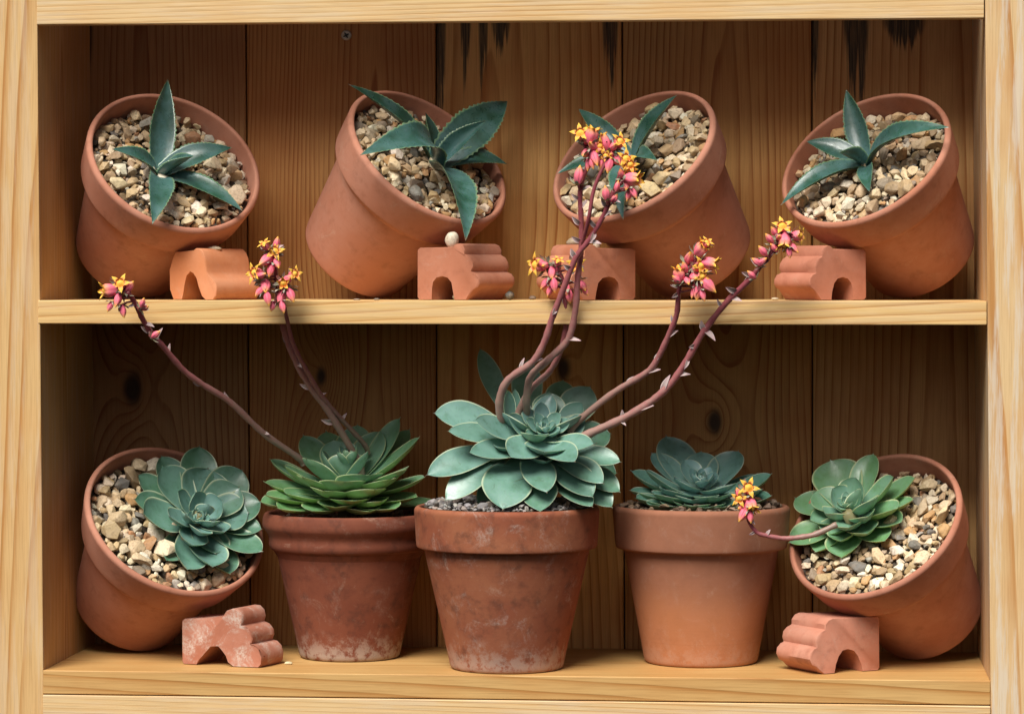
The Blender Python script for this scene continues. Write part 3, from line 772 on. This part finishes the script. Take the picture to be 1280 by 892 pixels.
# ------------------------------------------------------------------ flowers
def flower_mesh(kind, seed):
    """axis +Z, base at 0, length about 1"""
    r = random.Random(seed); vs, fs, cs = [], [], []
    nu, nv = 9, 4
    open_ = {'open': 1.0, 'half': .45, 'bud': 0.0}[kind]
    def rad(u):
        b = .235*math.sin(math.pi*min(1, (u*.90+.10)))**.9
        if kind == 'bud': return max(.012, b*(1-.15*u))
        neck = .22
        if u < .62: return .285*math.sin(math.pi*(u*.82+.14))**.75
        x = (u-.62)/.38
        return .21+(.38*open_+.02)*x**1.3
    def zz(u):
        if kind == 'bud' or u < .62: return u
        x = (u-.62)/.38
        return .62+x*(.38-.24*open_)-.10*open_*x*x
    for k in range(5):
        a0 = 6.28318*k/5+r.gauss(0, .05)
        b = len(vs)
        for i in range(nu+1):
            u = i/nu
            hw = .66 if u < .5 else .66*max(.0, 1-((u-.5)/.5)**1.7)
            if kind == 'bud': hw = .64
            for j in range(nv+1):
                v = -1+2*j/nv
                a = a0+v*hw
                R = rad(u)*(1+.20*(1-abs(v)))
                vs.append(Vector((R*math.cos(a), R*math.sin(a), zz(u)))); cs.append((0, u if kind != 'bud' else u**1.6*.85, 0, 1))
        for i in range(nu):
            for j in range(nv):
                q_ = b+i*(nv+1)+j
                fs.append((q_, q_+1, q_+nv+2, q_+nv+1))
    for k in range(5):           # sepals
        a0 = 6.28318*(k+.5)/5+r.gauss(0, .2); b = len(vs); L = r.uniform(.35, .55); fl = r.uniform(.5, 1.0)
        for i in range(5):
            u = i/4; w = .11*math.sin(math.pi*(.25+.75*u))**.8
            R = .12+.30*min(1, u*2)+fl*.25*u*u; z = -.02+L*u*(.9-.25*fl)
            e = Vector((math.cos(a0), math.sin(a0), 0)); sd = Vector((-math.sin(a0), math.cos(a0), 0))
            for v in (-1, 0, 1):
                vs.append(e*(R+(.03 if v == 0 else 0))+sd*(w*v)+Vector((0, 0, z))); cs.append((0, u, 1, 1))
        for i in range(4):
            for j in range(2):
                q_ = b+i*3+j; fs.append((q_, q_+1, q_+4, q_+3))
    if kind != 'bud':            # stamens closing the throat
        b = len(vs)
        for i in range(4):
            u = i/3
            for j in range(6):
                a = 6.283*j/6; R = .25*(1-u)+.06
                vs.append(Vector((R*math.cos(a), R*math.sin(a), .52+.20*u))); cs.append((0, .80, 0, 1))
        for i in range(3):
            for j in range(6):
                fs.append((b+i*6+j, b+i*6+(j+1) % 6, b+(i+1)*6+(j+1) % 6, b+(i+1)*6+j))
        fs.append(tuple(b+18+j for j in range(6)))
    return vs, fs, cs
FM = {}
def flower(kind, parent, base, pos, d, size, variant=0):
    key = (kind, variant % 2)
    if key not in FM:
        v, f, c = flower_mesh(kind, 5+variant % 2)
        o = obj('flower', v, f, M_FLOWER, parent, Vector(), c); FM[key] = o.data
    else:
        o = bpy.data.objects.new('flower', FM[key]); COL.objects.link(o); o.parent = parent
    F = frame(d, pos-base, rnd.uniform(0, 6)) @ Matrix.Scale(size, 4)
    o.matrix_local = F
    return o

def smooth_path(pts, k=6):
    out = []
    n = len(pts)
    for i in range(n-1):
        p0, p1, p2, p3 = pts[max(i-1, 0)], pts[i], pts[i+1], pts[min(i+2, n-1)]
        for j in range(k):
            t = j/k
            out.append(.5*((2*p1)+(p2-p0)*t+(2*p0-5*p1+4*p2-p3)*t*t+(3*p1-p0-3*p2+p3)*t**3))
    out.append(pts[-1]); return out

def stalk(root, pts, r0, r1, flowers, bracts, branches=(), Ys=(None, None), ypow=1.0, Yprof=None):
    """pts photo pixels, flowers (px, py, kind, dx, dy, dz toward viewer, size)"""
    base = Vector(root.location)
    n = len(pts)
    # cumulative length for depth
    ls = [0]
    for a, b in zip(pts, pts[1:]): ls.append(ls[-1]+math.dist(a, b))
    Y = lambda i: Ys[0]+(Ys[1]-Ys[0])*(ls[i]/ls[-1])**ypow
    path = smooth_path([at(x, y, Y(i)) for i, (x, y) in enumerate(pts)])
    m = len(path)
    rad = [(r0*1.12+(r1*.92-r0*1.12)*i/(m-1))*U*(1+.13*math.sin(i*1.9)*math.sin(i*.73)) for i in range(m)]
    vs, fs, us = tube(path, rad)
    cs = [(0, u, 0, 1) for u in us]
    def add(p, r_, u0, u1):
        b = len(vs); v, f, uu = tube(p, r_, 7)
        vs.extend(v); fs.extend([tuple(i+b for i in q_) for q_ in f]); cs.extend([(0, u0+(u1-u0)*x, 0, 1) for x in uu])
    Yend = Ys[1]
    brp = []
    for br, rb0, rb1 in branches:
        bp = smooth_path([at(x, y, yy) for x, y, yy in br])
        add(bp, [(rb0+(rb1-rb0)*i/(len(bp)-1))*U for i in range(len(bp))], .7, 1)
        brp += bp
    allp = path[m//2:]+brp
    fl = []
    for i, (px, py, kind, dx, dy, dz, size, *yo) in enumerate(flowers):
        pos0 = at(px, py, Yend-(yo[0] if yo else 6+5*math.sin(i*2.3)))
        d = camdir(dx, dy, dz); s = size*1.16*S(pos0)
        pos = pos0-d*s*.55                       # px,py mark the middle of the flower
        near = min(allp, key=lambda p: (p-pos).length+ .5*abs((p-pos).dot(Vector((0, 0, 1)))-(-8*U)))
        mid = near.lerp(pos, .55)+Vector((0, 0, -1*U))-d*2*U
        add([near, mid, pos+d*s*.06], [1.5*U, 1.3*U, 1.9*U], .75, .95)
        fl.append((kind, pos, d, s*(.92 if kind != 'bud' else random.Random(i*7+int(px)).uniform(.78, 1.02)), i))
    st = obj('flower_stalk', vs, fs, M_STALK, root, base, cs)
    for kind, pos, d, s, i in fl: flower(kind, st, base, pos, d, s, i)
    for i, (px, py, dx, dy, dz, ln, w) in enumerate(bracts):
        p = min(path+brp, key=lambda q_: (Vector(proj(q_))-Vector((px, py))).length)
        d = camdir(dx, dy, dz); s = S(p)
        v, f, c = leaf(p, p+d*ln*s, camdir(-dy*.5, dx*.5, .9), w*s, .10, .4, 2.4*s, prof_small, 8, 4, .5, seed=i)
        obj('bract', v, f, M_BRACT, st, base, c)
    return st
R3I = R3.transposed()
def proj(p):
    c = R3I @ (p-CAM); return (640+c.x/-c.z*FPX, 446-c.y/-c.z*FPX)

O, H_, B_ = 'open', 'half', 'bud'
# wide rosette: two stalks
stalk(rG, [(380, 580), (372, 571), (329, 541), (288, 502.5), (253, 480), (229, 462), (204, 433), (189, 416), (178, 398), (169, 379), (159, 364)], 4.0, 3.4,
      [(150, 354, O, -.1, .3, .9, 20), (131, 363, H_, -.95, -.05, .4, 25), (163, 357, B_, .5, .6, .5, 17), (146, 378, B_, -.2, -.85, .4, 21), (136, 386, B_, -.4, -.85, .3, 16), (154, 391, B_, .2, -.9, .2, 17), (179, 376, B_, .3, .8, .4, 15), (183, 384, B_, .6, .3, .6, 14), (196, 417, B_, .7, .5, .4, 14)],
      [(189, 416, -.8, .55, .2, 16, 6), (201, 420, .5, .85, .2, 17, 6), (216, 442, .1, 1, .2, 14, 5), (253, 481, -.9, .2, .3, 13, 7), (290, 503, -.5, .9, .2, 16, 7), (330, 541, .9, -.2, .3, 9, 5), (172, 384, .9, -.1, .3, 14, 6), (183, 402, .8, -.3, .3, 14, 6), (168, 378, -.6, -.3, .4, 12, 5)], Ys=(170, -55))
stalk(rG, [(452, 592), (447, 575), (413, 518), (385, 479), (369, 450), (357, 420), (351, 395), (347, 370), (345, 345), (344, 325), (343, 312)], 4.4, 3.2,
      [(343, 314, O, .1, .25, .95, 20), (330, 304, O, -.4, .75, .5, 15), (346, 303, B_, .2, .9, .3, 16), (331, 326, B_, -.6, -.5, .6, 23), (347, 331, B_, .3, -.7, .6, 19), (317, 341, O, -.7, .1, .6, 22), (329, 343, B_, .7, .2, .6, 16), (369, 342, O, .6, .25, .7, 17), (361, 348, B_, .5, .3, .6, 18), (354, 354, H_, .1, -.1, .95, 19), (332, 359, B_, .05, -.6, .75, 23), (322, 367, B_, -.6, -.75, .3, 18), (335, 375, B_, .2, -.9, .3, 18), (351, 376, B_, -.1, -.9, .3, 23), (365, 372, B_, .4, -.85, .4, 22), (338, 339, B_, -.2, -.9, .3, 17), (340, 385, B_, -.3, -.9, .3, 15), (354, 386, B_, .2, -.9, .3, 17)],
      [(356, 311, .9, .4, .3, 14, 5), (328, 310, -.8, .3, .4, 12, 5), (372, 350, .9, -.1, .3, 14, 5), (368, 447, .2, .9, .4, 18, 8), (374, 455, .7, -.4, .5, 14, 7), (389, 486, -.8, .3, .4, 17, 7), (421, 523, -.9, .15, .4, 19, 9), (356, 432, -.6, .8, .3, 13, 5), (400, 500, .9, .5, .2, 12, 5)], Ys=(168, -45))
stalk(rG, [(460, 566), (456, 556), (440, 538), (416, 512), (399, 490), (385, 466), (374, 446), (365, 425), (359, 400), (356, 385)], 3.2, 2.6,
      [], [(430, 527, .5, .8, .3, 12, 5)], Ys=(185, -35))
# middle plant
TOP = -55
stalk(rH, [(634, 545), (626, 523), (625, 497), (636, 474), (666, 452), (681, 426), (690, 398), (702, 367), (720, 322), (735, 302), (751, 276), (762, 252), (767, 238)], 5.0, 3.0,
      [(783, 198, O, .3, .3, .9, 20), (788, 206, O, .1, -.1, 1, 17), (785, 212, O, .2, -.2, .95, 19), (796, 224, H_, .9, -.05, .4, 26), (783, 234, B_, -.1, -.7, .6, 20), (785, 247, B_, -.3, -.9, .2, 17), (793, 243, B_, .4, -.8, .3, 16), (776, 215, B_, -.2, .6, .6, 16), (772, 230, B_, .2, .9, .2, 15), (757, 238, B_, -.1, .95, .2, 20), (769, 247, B_, .5, .8, .3, 14)],
      [(736, 300, .9, -.15, .3, 18, 7), (735, 285, -.4, -.9, .3, 15, 8), (721, 320, -.5, .9, .3, 14, 9), (714, 335, -.8, .4, .4, 12, 8), (697, 385, -.5, -.9, .3, 12, 7), (745, 287, -.6, .7, .3, 18, 7), (754, 270, .7, .5, .3, 16, 6), (760, 262, -.5, .8, .4, 16, 7), (666, 452, .9, .3, .3, 14, 6), (651, 462, .3, 1, .3, 18, 6), (764, 250, .8, -.3, .4, 15, 5)], Ys=(60, TOP-5), ypow=.55)
stalk(rH, [(648, 542), (646, 521), (663, 487), (687, 464), (702, 434), (708, 400), (706, 373), (703, 350), (699, 340)], 4.4, 2.6,
      [(668, 331, O, -.85, .1, .5, 25), (680, 332, B_, -.2, -.1, .9, 20), (697, 330, B_, .1, .9, .4, 20), (698, 325, O, .1, .8, .6, 13), (690, 344, B_, .0, -.8, .5, 21), (680, 356, B_, -.6, -.8, .2, 18), (693, 359, B_, .1, -.95, .2, 19), (720, 330, O, .2, .05, .95, 20, -4), (686, 366, B_, -.3, -.9, .2, 15), (708, 362, B_, .2, -.9, .3, 18, -4), (712, 372, B_, .1, -.95, .2, 18, -4), (729, 358, B_, .3, -.6, .5, 16, -4), (733, 366, B_, .5, -.7, .3, 14, -4)],
      [(706, 380, -.2, .9, .3, 14, 6), (677, 338, -.8, -.3, .3, 12, 5)], Ys=(55, -12))
stalk(rH, [(660, 530), (658, 500), (664, 470), (687, 448), (710, 424), (719, 389), (722, 350), (725, 325), (727, 297), (726, 265), (725, 242), (729, 222), (735, 208)], 4.6, 3.0,
      [(725, 166, O, -.3, .4, .85, 20), (741, 164, H_, .25, .95, .2, 24), (733, 173, B_, .0, .6, .7, 18), (741, 182, B_, -.4, .3, .8, 21), (750, 183, O, .4, -.05, .9, 17), (731, 193, B_, -.35, -.4, .85, 23), (744, 199, B_, .25, -.8, .5, 22), (735, 208, B_, -.1, -.95, .2, 17), (757, 176, B_, -.2, .95, .2, 20), (768, 182, B_, .3, .3, .9, 20), (776, 176, O, .4, .5, .75, 20), (763, 193, B_, .1, -.1, 1, 20), (757, 195, O, -.3, -.2, .9, 15), (773, 202, B_, .55, -.65, .5, 24), (740, 206, B_, .3, -.9, .3, 16), (748, 188, B_, .6, .1, .7, 18), (754, 170, H_, -.2, .95, .2, 15), (761, 208, B_, -.2, -.9, .3, 18), (724, 217, B_, .1, .95, .1, 22), (751, 204, B_, .0, -.9, .3, 16)],
      [(727, 300, -.8, .4, .3, 15, 8), (725, 280, -.7, .6, .3, 17, 8), (726, 262, .6, .7, .3, 15, 6), (728, 238, .9, .4, .3, 15, 6), (724, 250, -.8, .5, .3, 14, 6), (708, 424, .9, -.1, .4, 18, 6), (725, 310, .8, .5, .4, 14, 7), (732, 214, -.9, .3, .3, 14, 5), (728, 222, -.9, -.1, .3, 15, 5)],
      branches=[([(728, 305, TOP+20), (736, 272, TOP-5), (742, 238, TOP-8), (754, 209, TOP-8), (763, 196, TOP-6)], 2.8, 2.0)], Ys=(70, TOP+2), ypow=.5)
stalk(rH, [(712, 540), (727, 522), (769.5, 489), (808, 465.5), (822, 448), (837, 416), (846, 392), (849, 361), (858, 345), (866, 330)], 4.2, 3.0,
      [(879, 308, H_, .5, .6, .5, 24), (884, 302, O, .3, .7, .6, 14), (862, 321, B_, .1, .6, .8, 22), (877, 332, O, .35, .1, .9, 20), (892, 330, H_, .9, -.2, .3, 24), (870, 336, B_, -.1, .1, .95, 20), (878, 346, O, .3, -.1, .9, 17), (868, 347, B_, .2, -.2, .9, 20), (849, 338, H_, -.05, .9, .3, 22), (843, 347, B_, -.6, .5, .5, 18), (872, 364, B_, -.1, -.9, .3, 24), (886, 357, B_, .7, -.7, .3, 24), (860, 353, B_, .2, -.5, .7, 18), (866, 368, B_, -.3, -.9, .3, 15), (879, 371, B_, .3, -.9, .2, 15), (855, 332, B_, -.3, .7, .5, 17)],
      [(840, 341, -.9, .4, .3, 14, 5), (842, 356, -.9, .1, .3, 14, 5), (848, 365, -.7, -.5, .3, 12, 6), (842, 403, -.3, .9, .3, 12, 5), (838, 425, .8, .5, .3, 16, 7), (820, 450, .3, .9, .5, 14, 7), (808, 466, .9, .2, .4, 20, 7), (780, 482, .6, .7, .3, 14, 6), (864, 360, .9, -.1, .3, 14, 5)], Ys=(60, -50))
stalk(rH, [(690, 565), (704, 557), (745, 538), (780, 522), (814.5, 501), (839, 479), (860, 447.6), (880.6, 413), (908, 378), (936, 350), (964, 316), (974, 300)], 5.2, 3.4,
      [(978, 282, O, .0, .5, .8, 20), (1001, 294, O, .9, .05, .5, 19), (990, 294, B_, .85, .05, .5, 22), (981, 306, H_, -.15, -.9, .4, 25), (994, 312, B_, .6, -.65, .4, 20), (967, 288, B_, -.5, .6, .5, 17), (974, 296, B_, -.1, .1, .95, 18), (984, 288, B_, .4, .4, .8, 17), (960, 296, B_, -.6, .7, .3, 16), (987, 318, B_, .1, -.95, .2, 15), (966, 308, B_, -.6, .6, .4, 15), (952, 312, B_, -.6, .7, .3, 16), (944, 326, B_, -.7, .5, .3, 16), (938, 342, B_, -.7, .6, .3, 14), (954, 326, B_, .6, .5, .5, 13)],
      [(964, 315, -.8, .5, .3, 16, 6), (950, 330, -.8, .6, .3, 18, 7), (940, 345, -.9, .3, .3, 16, 7), (952, 328, .8, .5, .3, 14, 6), (920, 364, -.9, .3, .4, 18, 9), (912, 374, .9, -.2, .3, 16, 7), (905, 383, -.6, .8, .3, 13, 6), (882, 410, .7, -.7, .4, 20, 9), (878, 414, -.3, .9, .4, 15, 9), (870, 430, -.8, -.3, .4, 11, 7), (860, 447, -.3, -.8, .4, 16, 6), (846, 468, .95, .1, .3, 18, 6), (828, 490, .4, .9, .3, 26, 9), (800, 510, .9, .25, .4, 22, 9), (780, 522, -.2, .9, .4, 12, 6), (776, 524, .6, -.5, .4, 12, 5), (932, 352, .5, .8, .3, 15, 6), (957, 318, .7, .6, .3, 15, 6)], Ys=(45, -55))
# lower right rosette: short nodding stalk
stalk(rF, [(1046, 655), (1020, 667), (1000, 671), (980, 672.5), (958, 669), (946, 665), (938, 655), (934, 645)], 3.4, 2.4,
      [(936, 609, O, .15, .3, .9, 21), (924, 623, O, -.1, .0, 1, 17), (922, 613, B_, -.3, .8, .4, 17), (940, 635, H_, .2, -.7, .6, 24), (928, 644, B_, -.5, -.8, .3, 21), (933, 624, B_, .2, .3, .9, 17), (938, 648, B_, .1, -.9, .3, 16), (926, 634, B_, -.6, -.2, .7, 16)],
      [(958, 669, .5, .8, .3, 10, 5), (944, 664, -.9, -.4, .3, 10, 4), (935, 648, .7, -.6, .3, 12, 6)], Ys=(22, 8))

# ------------------------------------------------------------------ clay feet
P_LOBE = [(2, 0), (17, 0), (17.5, 13), (19, 21), (23.5, 26.5), (30, 28.4), (37, 26.5), (41.5, 20.5), (44, 9), (45, 0), (58.5, 0), (61, 4), (66, 12), (71, 15.5), (73, 20), (72.5, 26), (69.5, 31), (65, 33), (64.5, 34), (66.2, 39), (65.5, 45), (62, 51), (58, 53.5), (57, 54.5), (57, 60), (54.5, 65.5), (50, 67.5), (45.5, 66.5), (42.5, 63.2), (3, 62.6), (0.4, 60), (0, 3)]
P_WIDE = [(2, 0), (20, 0), (22, 8), (26, 19), (31, 26), (38, 28.5), (45, 27), (50, 20), (53, 10), (55, 0), (67, 0), (72, 4), (76, 9), (81, 12), (84, 19), (83, 26), (79, 31), (75.5, 32.4), (75, 33.6), (76.5, 39), (75, 46), (71, 51), (66.5, 53), (65.5, 54), (65.5, 60), (62, 65.5), (57, 67.5), (52, 67.3), (48, 66.6), (3, 66), (.4, 63), (0, 3)]
P_OGEE = [(6, 0), (18, 0), (20, 5), (22, 20), (24.5, 29), (30, 34.5), (35, 32.5), (39.5, 26), (42.5, 15), (47, 4), (52, 0), (62, 0), (66, 5), (67, 14), (65.5, 20), (61, 25), (56, 29), (53.5, 34), (52.5, 42), (51, 51), (48, 58), (44, 62), (38, 62.6), (34, 60), (9, 58.2), (5, 50), (.5, 36), (1, 12)]
def foot(label, px, py, Y, prof, W, L, yaw, mat, mirror=False, chip=None, z=None, roll=0.0, H=None, rot=0):
    wmax = max(p[0] for p in prof); hmax = max(p[1] for p in prof)
    P = at(px, py, Y); s = S(P); P.z = z+.0002
    root = empty('pot_foot', P, label, 'pot foot', 'terracotta pot feet')
    a = math.radians(yaw)
    ex = Vector((math.cos(a), -math.sin(a), 0)); ey = Vector((math.sin(a), math.cos(a), 0))
    if mirror: ex.x *= -1; ey.x *= -1
    vs, fs = [], []
    n = len(prof); r = random.Random(label)
    k = W/wmax; h = (H or hmax)/hmax
    rings = [(0, .97), (.7, .99), (2.2, 1.0)] + [(L*i/6, 1.0) for i in range(1, 6)] + [(L-2.2, 1.0), (L-.7, .99), (L, .97)]
    cx, cy = wmax*.5, hmax*.5
    for (d, sc) in rings:
        for (x, y) in prof:
            x2, y2 = cx+(x-cx)*sc, cy+(y-cy)*sc
            if y <= .01: y2 = max(y2, 0) if sc == 1.0 else .6
            dd = d
            if d < 3 and chip:      # rough broken front edge
                dd += chip*max(0, (x/wmax-.55))*r.uniform(.2, 1.0)
            dd += r.uniform(-.5, .5); x2 += r.uniform(-.18, .18)
            p = P + ex*(x2*k*s) + ey*(dd*s) + Vector((0, 0, y2*h*s))
            vs.append(p)
    m = len(rings)
    for i in range(m-1):
        for j in range(n):
            j2 = (j+1) % n
            fs.append((i*n+j, i*n+j2, (i+1)*n+j2, (i+1)*n+j))
    fs.append(tuple(range(n))[::-1]); fs.append(tuple(range((m-1)*n, m*n)))
    if mirror: fs = [f[::-1] for f in fs]
    o = obj('block', vs, fs, mat, root, P)
    me = o.data
    if mirror: pass
    es = o.modifiers.new('edge', 'EDGE_SPLIT'); es.split_angle = math.radians(38)
    return root, P, s
fm = [clay('foot clay %d' % i, 60+i, base=b, pale=p, dark=d, salt=sa, dirt=di, weather=.35, lines=0, thr=.45 if i == 4 else .52) for i, (b, p, d, sa, di) in enumerate([
    ((.60, .23, .10), (.62, .28, .15), (.50, .17, .07), 0, .02), ((.43, .17, .10), (.50, .23, .15), (.34, .12, .07), .25, .1), ((.45, .17, .09), (.50, .21, .13), (.33, .10, .06), .15, .12),
    ((.43, .165, .10), (.49, .20, .13), (.33, .11, .065), .12, .1), ((.40, .15, .09), (.50, .24, .17), (.30, .10, .06), .95, .1), ((.52, .21, .135), (.55, .26, .18), (.40, .14, .085), .2, .22)])]
foot('smooth orange clay foot with an S-shaped side, under the left upper pot', 211, 375, 84, P_OGEE, 78, 84, 30, fm[0], z=SHELF_Z, H=64)
_, pf2, sf2 = foot('ridged clay foot with a round white pebble standing on top', 521, 375, 84, P_LOBE, 92, 84, 28, fm[1], chip=7, z=SHELF_Z, H=70)
foot('ridged clay foot partly hidden behind nodding flowers on the upper shelf', 795, 375, 92, P_LOBE, 98, 80, 36, fm[2], mirror=True, z=SHELF_Z, H=69)
foot('ridged clay foot at the right of the upper shelf behind a flower tip', 1083, 375, 88, P_LOBE, 86, 80, 34, fm[3], mirror=True, z=SHELF_Z, H=68)
foot('ridged clay foot with a flat grey-stained top, at the right of the lower shelf', 1100, 840, 92, P_WIDE, 106, 76, 34, fm[5], mirror=True, z=LOW_Z, H=69, chip=3)
# broken foot: the ridges are rolls left standing behind a broken edge
P_BROKEN = [(2, 0), (18, 0), (22, 6), (30, 16), (37, 24), (47, 25), (52, 20), (57, 13), (60, 5), (66, 0), (95, 0), (99, 5), (100, 14), (97, 23), (92, 28), (86, 29.5), (86, 31), (88.5, 37), (87, 44), (82, 50), (76, 52.5), (75.5, 53), (77, 60), (75, 68), (70, 73), (64, 73.5), (58, 71), (53.5, 64), (51, 61), (4, 58), (.5, 55), (0, 3)]
foot('broken clay foot crusted with white lime, at the left of the lower shelf', 227, 838, 78, P_BROKEN, 112, 62, 20, fm[4], z=LOW_Z, H=72, chip=24)

# ------------------------------------------------------------------ loose pebbles
def pebble(label, px, py, Y, a, b, c, col, zbase=None, seed=0, smooth=True, group='loose pebbles and chips'):
    import bmesh
    bm = bmesh.new(); bmesh.ops.create_icosphere(bm, subdivisions=3, radius=1)
    r = random.Random(seed); ph = [r.uniform(0, 6) for _ in range(6)]
    P = at(px, py, Y); s = S(P)
    vs = []
    for v in bm.verts:
        p = v.co
        k = 1+.07*math.sin(2.3*p.x+ph[0])+.06*math.sin(2.7*p.y+ph[1])+.06*math.sin(2.9*p.z+ph[2])+.03*math.sin(5*p.x+4*p.z+ph[3])
        vs.append(Vector((p.x*a, p.y*b, p.z*c))*k*s)
    fs = [tuple(v.index for v in f.verts) for f in bm.faces]; bm.free()
    if zbase is not None: P.z = zbase - min(v.z for v in vs) - .0001
    o = obj('pebble', vs, fs, M_STONE, col=[(*col, 1)]*len(vs), smooth=smooth)
    o.location = P
    return tag(o, label, 'pebble', group)
ft = SHELF_Z+65*U
pebble('egg-shaped white pebble balanced on a ridged clay foot', 564.5, 298, 76, 8.6, 8, 12, (.66, .58, .45), zbase=SHELF_Z+64.8*U, seed=2)
pebble('cream chip lying on the smooth orange clay foot', 268, 312, 89, 9, 6, 3, (.62, .52, .36), zbase=SHELF_Z+63*U, seed=3)
pebble('grey-brown pebble on the clay foot behind the nodding flowers, under the pot rim', 717, 305, 98, 9, 7, 5.5, (.34, .26, .17), zbase=SHELF_Z+68*U, seed=4)
pebble('small cream chip right of the tall flower spike, on a clay foot', 746, 307, 84, 5, 5, 4.5, (.58, .50, .36), zbase=SHELF_Z+64.5*U, seed=5)
pebble('tiny pale chip on the upper shelf below the second tilted pot', 446, 373, 40, 4.5, 4, 1.3, (.30, .22, .16), zbase=SHELF_Z, seed=6)
pebble('tiny grey chip beside the pale one below the second tilted pot', 471, 373, 50, 4, 3, 1.2, (.16, .13, .10), zbase=SHELF_Z, seed=7)
pebble('dark pebble at the right end of the pebble-topped clay foot', 637, 371, 74, 6, 5, 5.5, (.07, .065, .055), zbase=SHELF_Z, seed=8)
pebble('small tan stone in the arch of the pebble-topped clay foot', 570, 372, 84, 4, 4, 3.5, (.36, .31, .22), zbase=SHELF_Z, seed=9)
pebble('pale wood chip on the lower shelf beside the broken clay foot', 361, 826, 85, 5, 3, 2, (.70, .60, .36), zbase=LOW_Z, seed=10)
pebble('small cream chip on the upper shelf left of the right-hand clay foot', 969, 374, 60, 5, 4, 1.8, (.55, .45, .30), zbase=SHELF_Z, seed=11)
pebble('flat brown chip on the upper shelf left of the flower-hidden clay foot', 666, 374, 150, 5, 4, 2.5, (.16, .10, .07), zbase=SHELF_Z, seed=12)

# ------------------------------------------------------------------ light
SUN_EL, SUN_AZ = math.radians(51), math.radians(-18)     # azimuth measured from the camera side, negative = left
sd = Vector((math.sin(SUN_AZ)*math.cos(SUN_EL), -math.cos(SUN_AZ)*math.cos(SUN_EL), math.sin(SUN_EL)))
sun = bpy.data.lights.new('sun', 'SUN'); sun.energy = 5.0; sun.angle = math.radians(32); sun.color = (1, .965, .90)
so = bpy.data.objects.new('sun', sun); COL.objects.link(so)
so.rotation_euler = sd.to_track_quat('Z', 'Y').to_euler(); so.location = (0, -3, 3)
w = bpy.data.worlds.new('World'); scene.world = w; w.use_nodes = True
nt = w.node_tree; bg = nt.nodes['Background']
sky = nt.nodes.new('ShaderNodeTexSky'); sky.sky_type = 'NISHITA'; sky.sun_disc = False
sky.sun_elevation = SUN_EL
sky.sun_rotation = math.atan2(sd.x, sd.y)
sky.dust_density = 4.0; sky.air_density = 1.0; sky.ozone_density = 1.0
hs = nt.nodes.new('ShaderNodeHueSaturation'); hs.inputs['Saturation'].default_value = .75
nt.links.new(sky.outputs[0], hs.inputs['Color']); nt.links.new(hs.outputs[0], bg.inputs[0])
bg.inputs[1].default_value = .06
scene.view_settings.view_transform = 'Standard'; scene.view_settings.look = 'None'
scene.view_settings.exposure = 0; scene.view_settings.gamma = 1
scene.cycles.max_bounces = 8
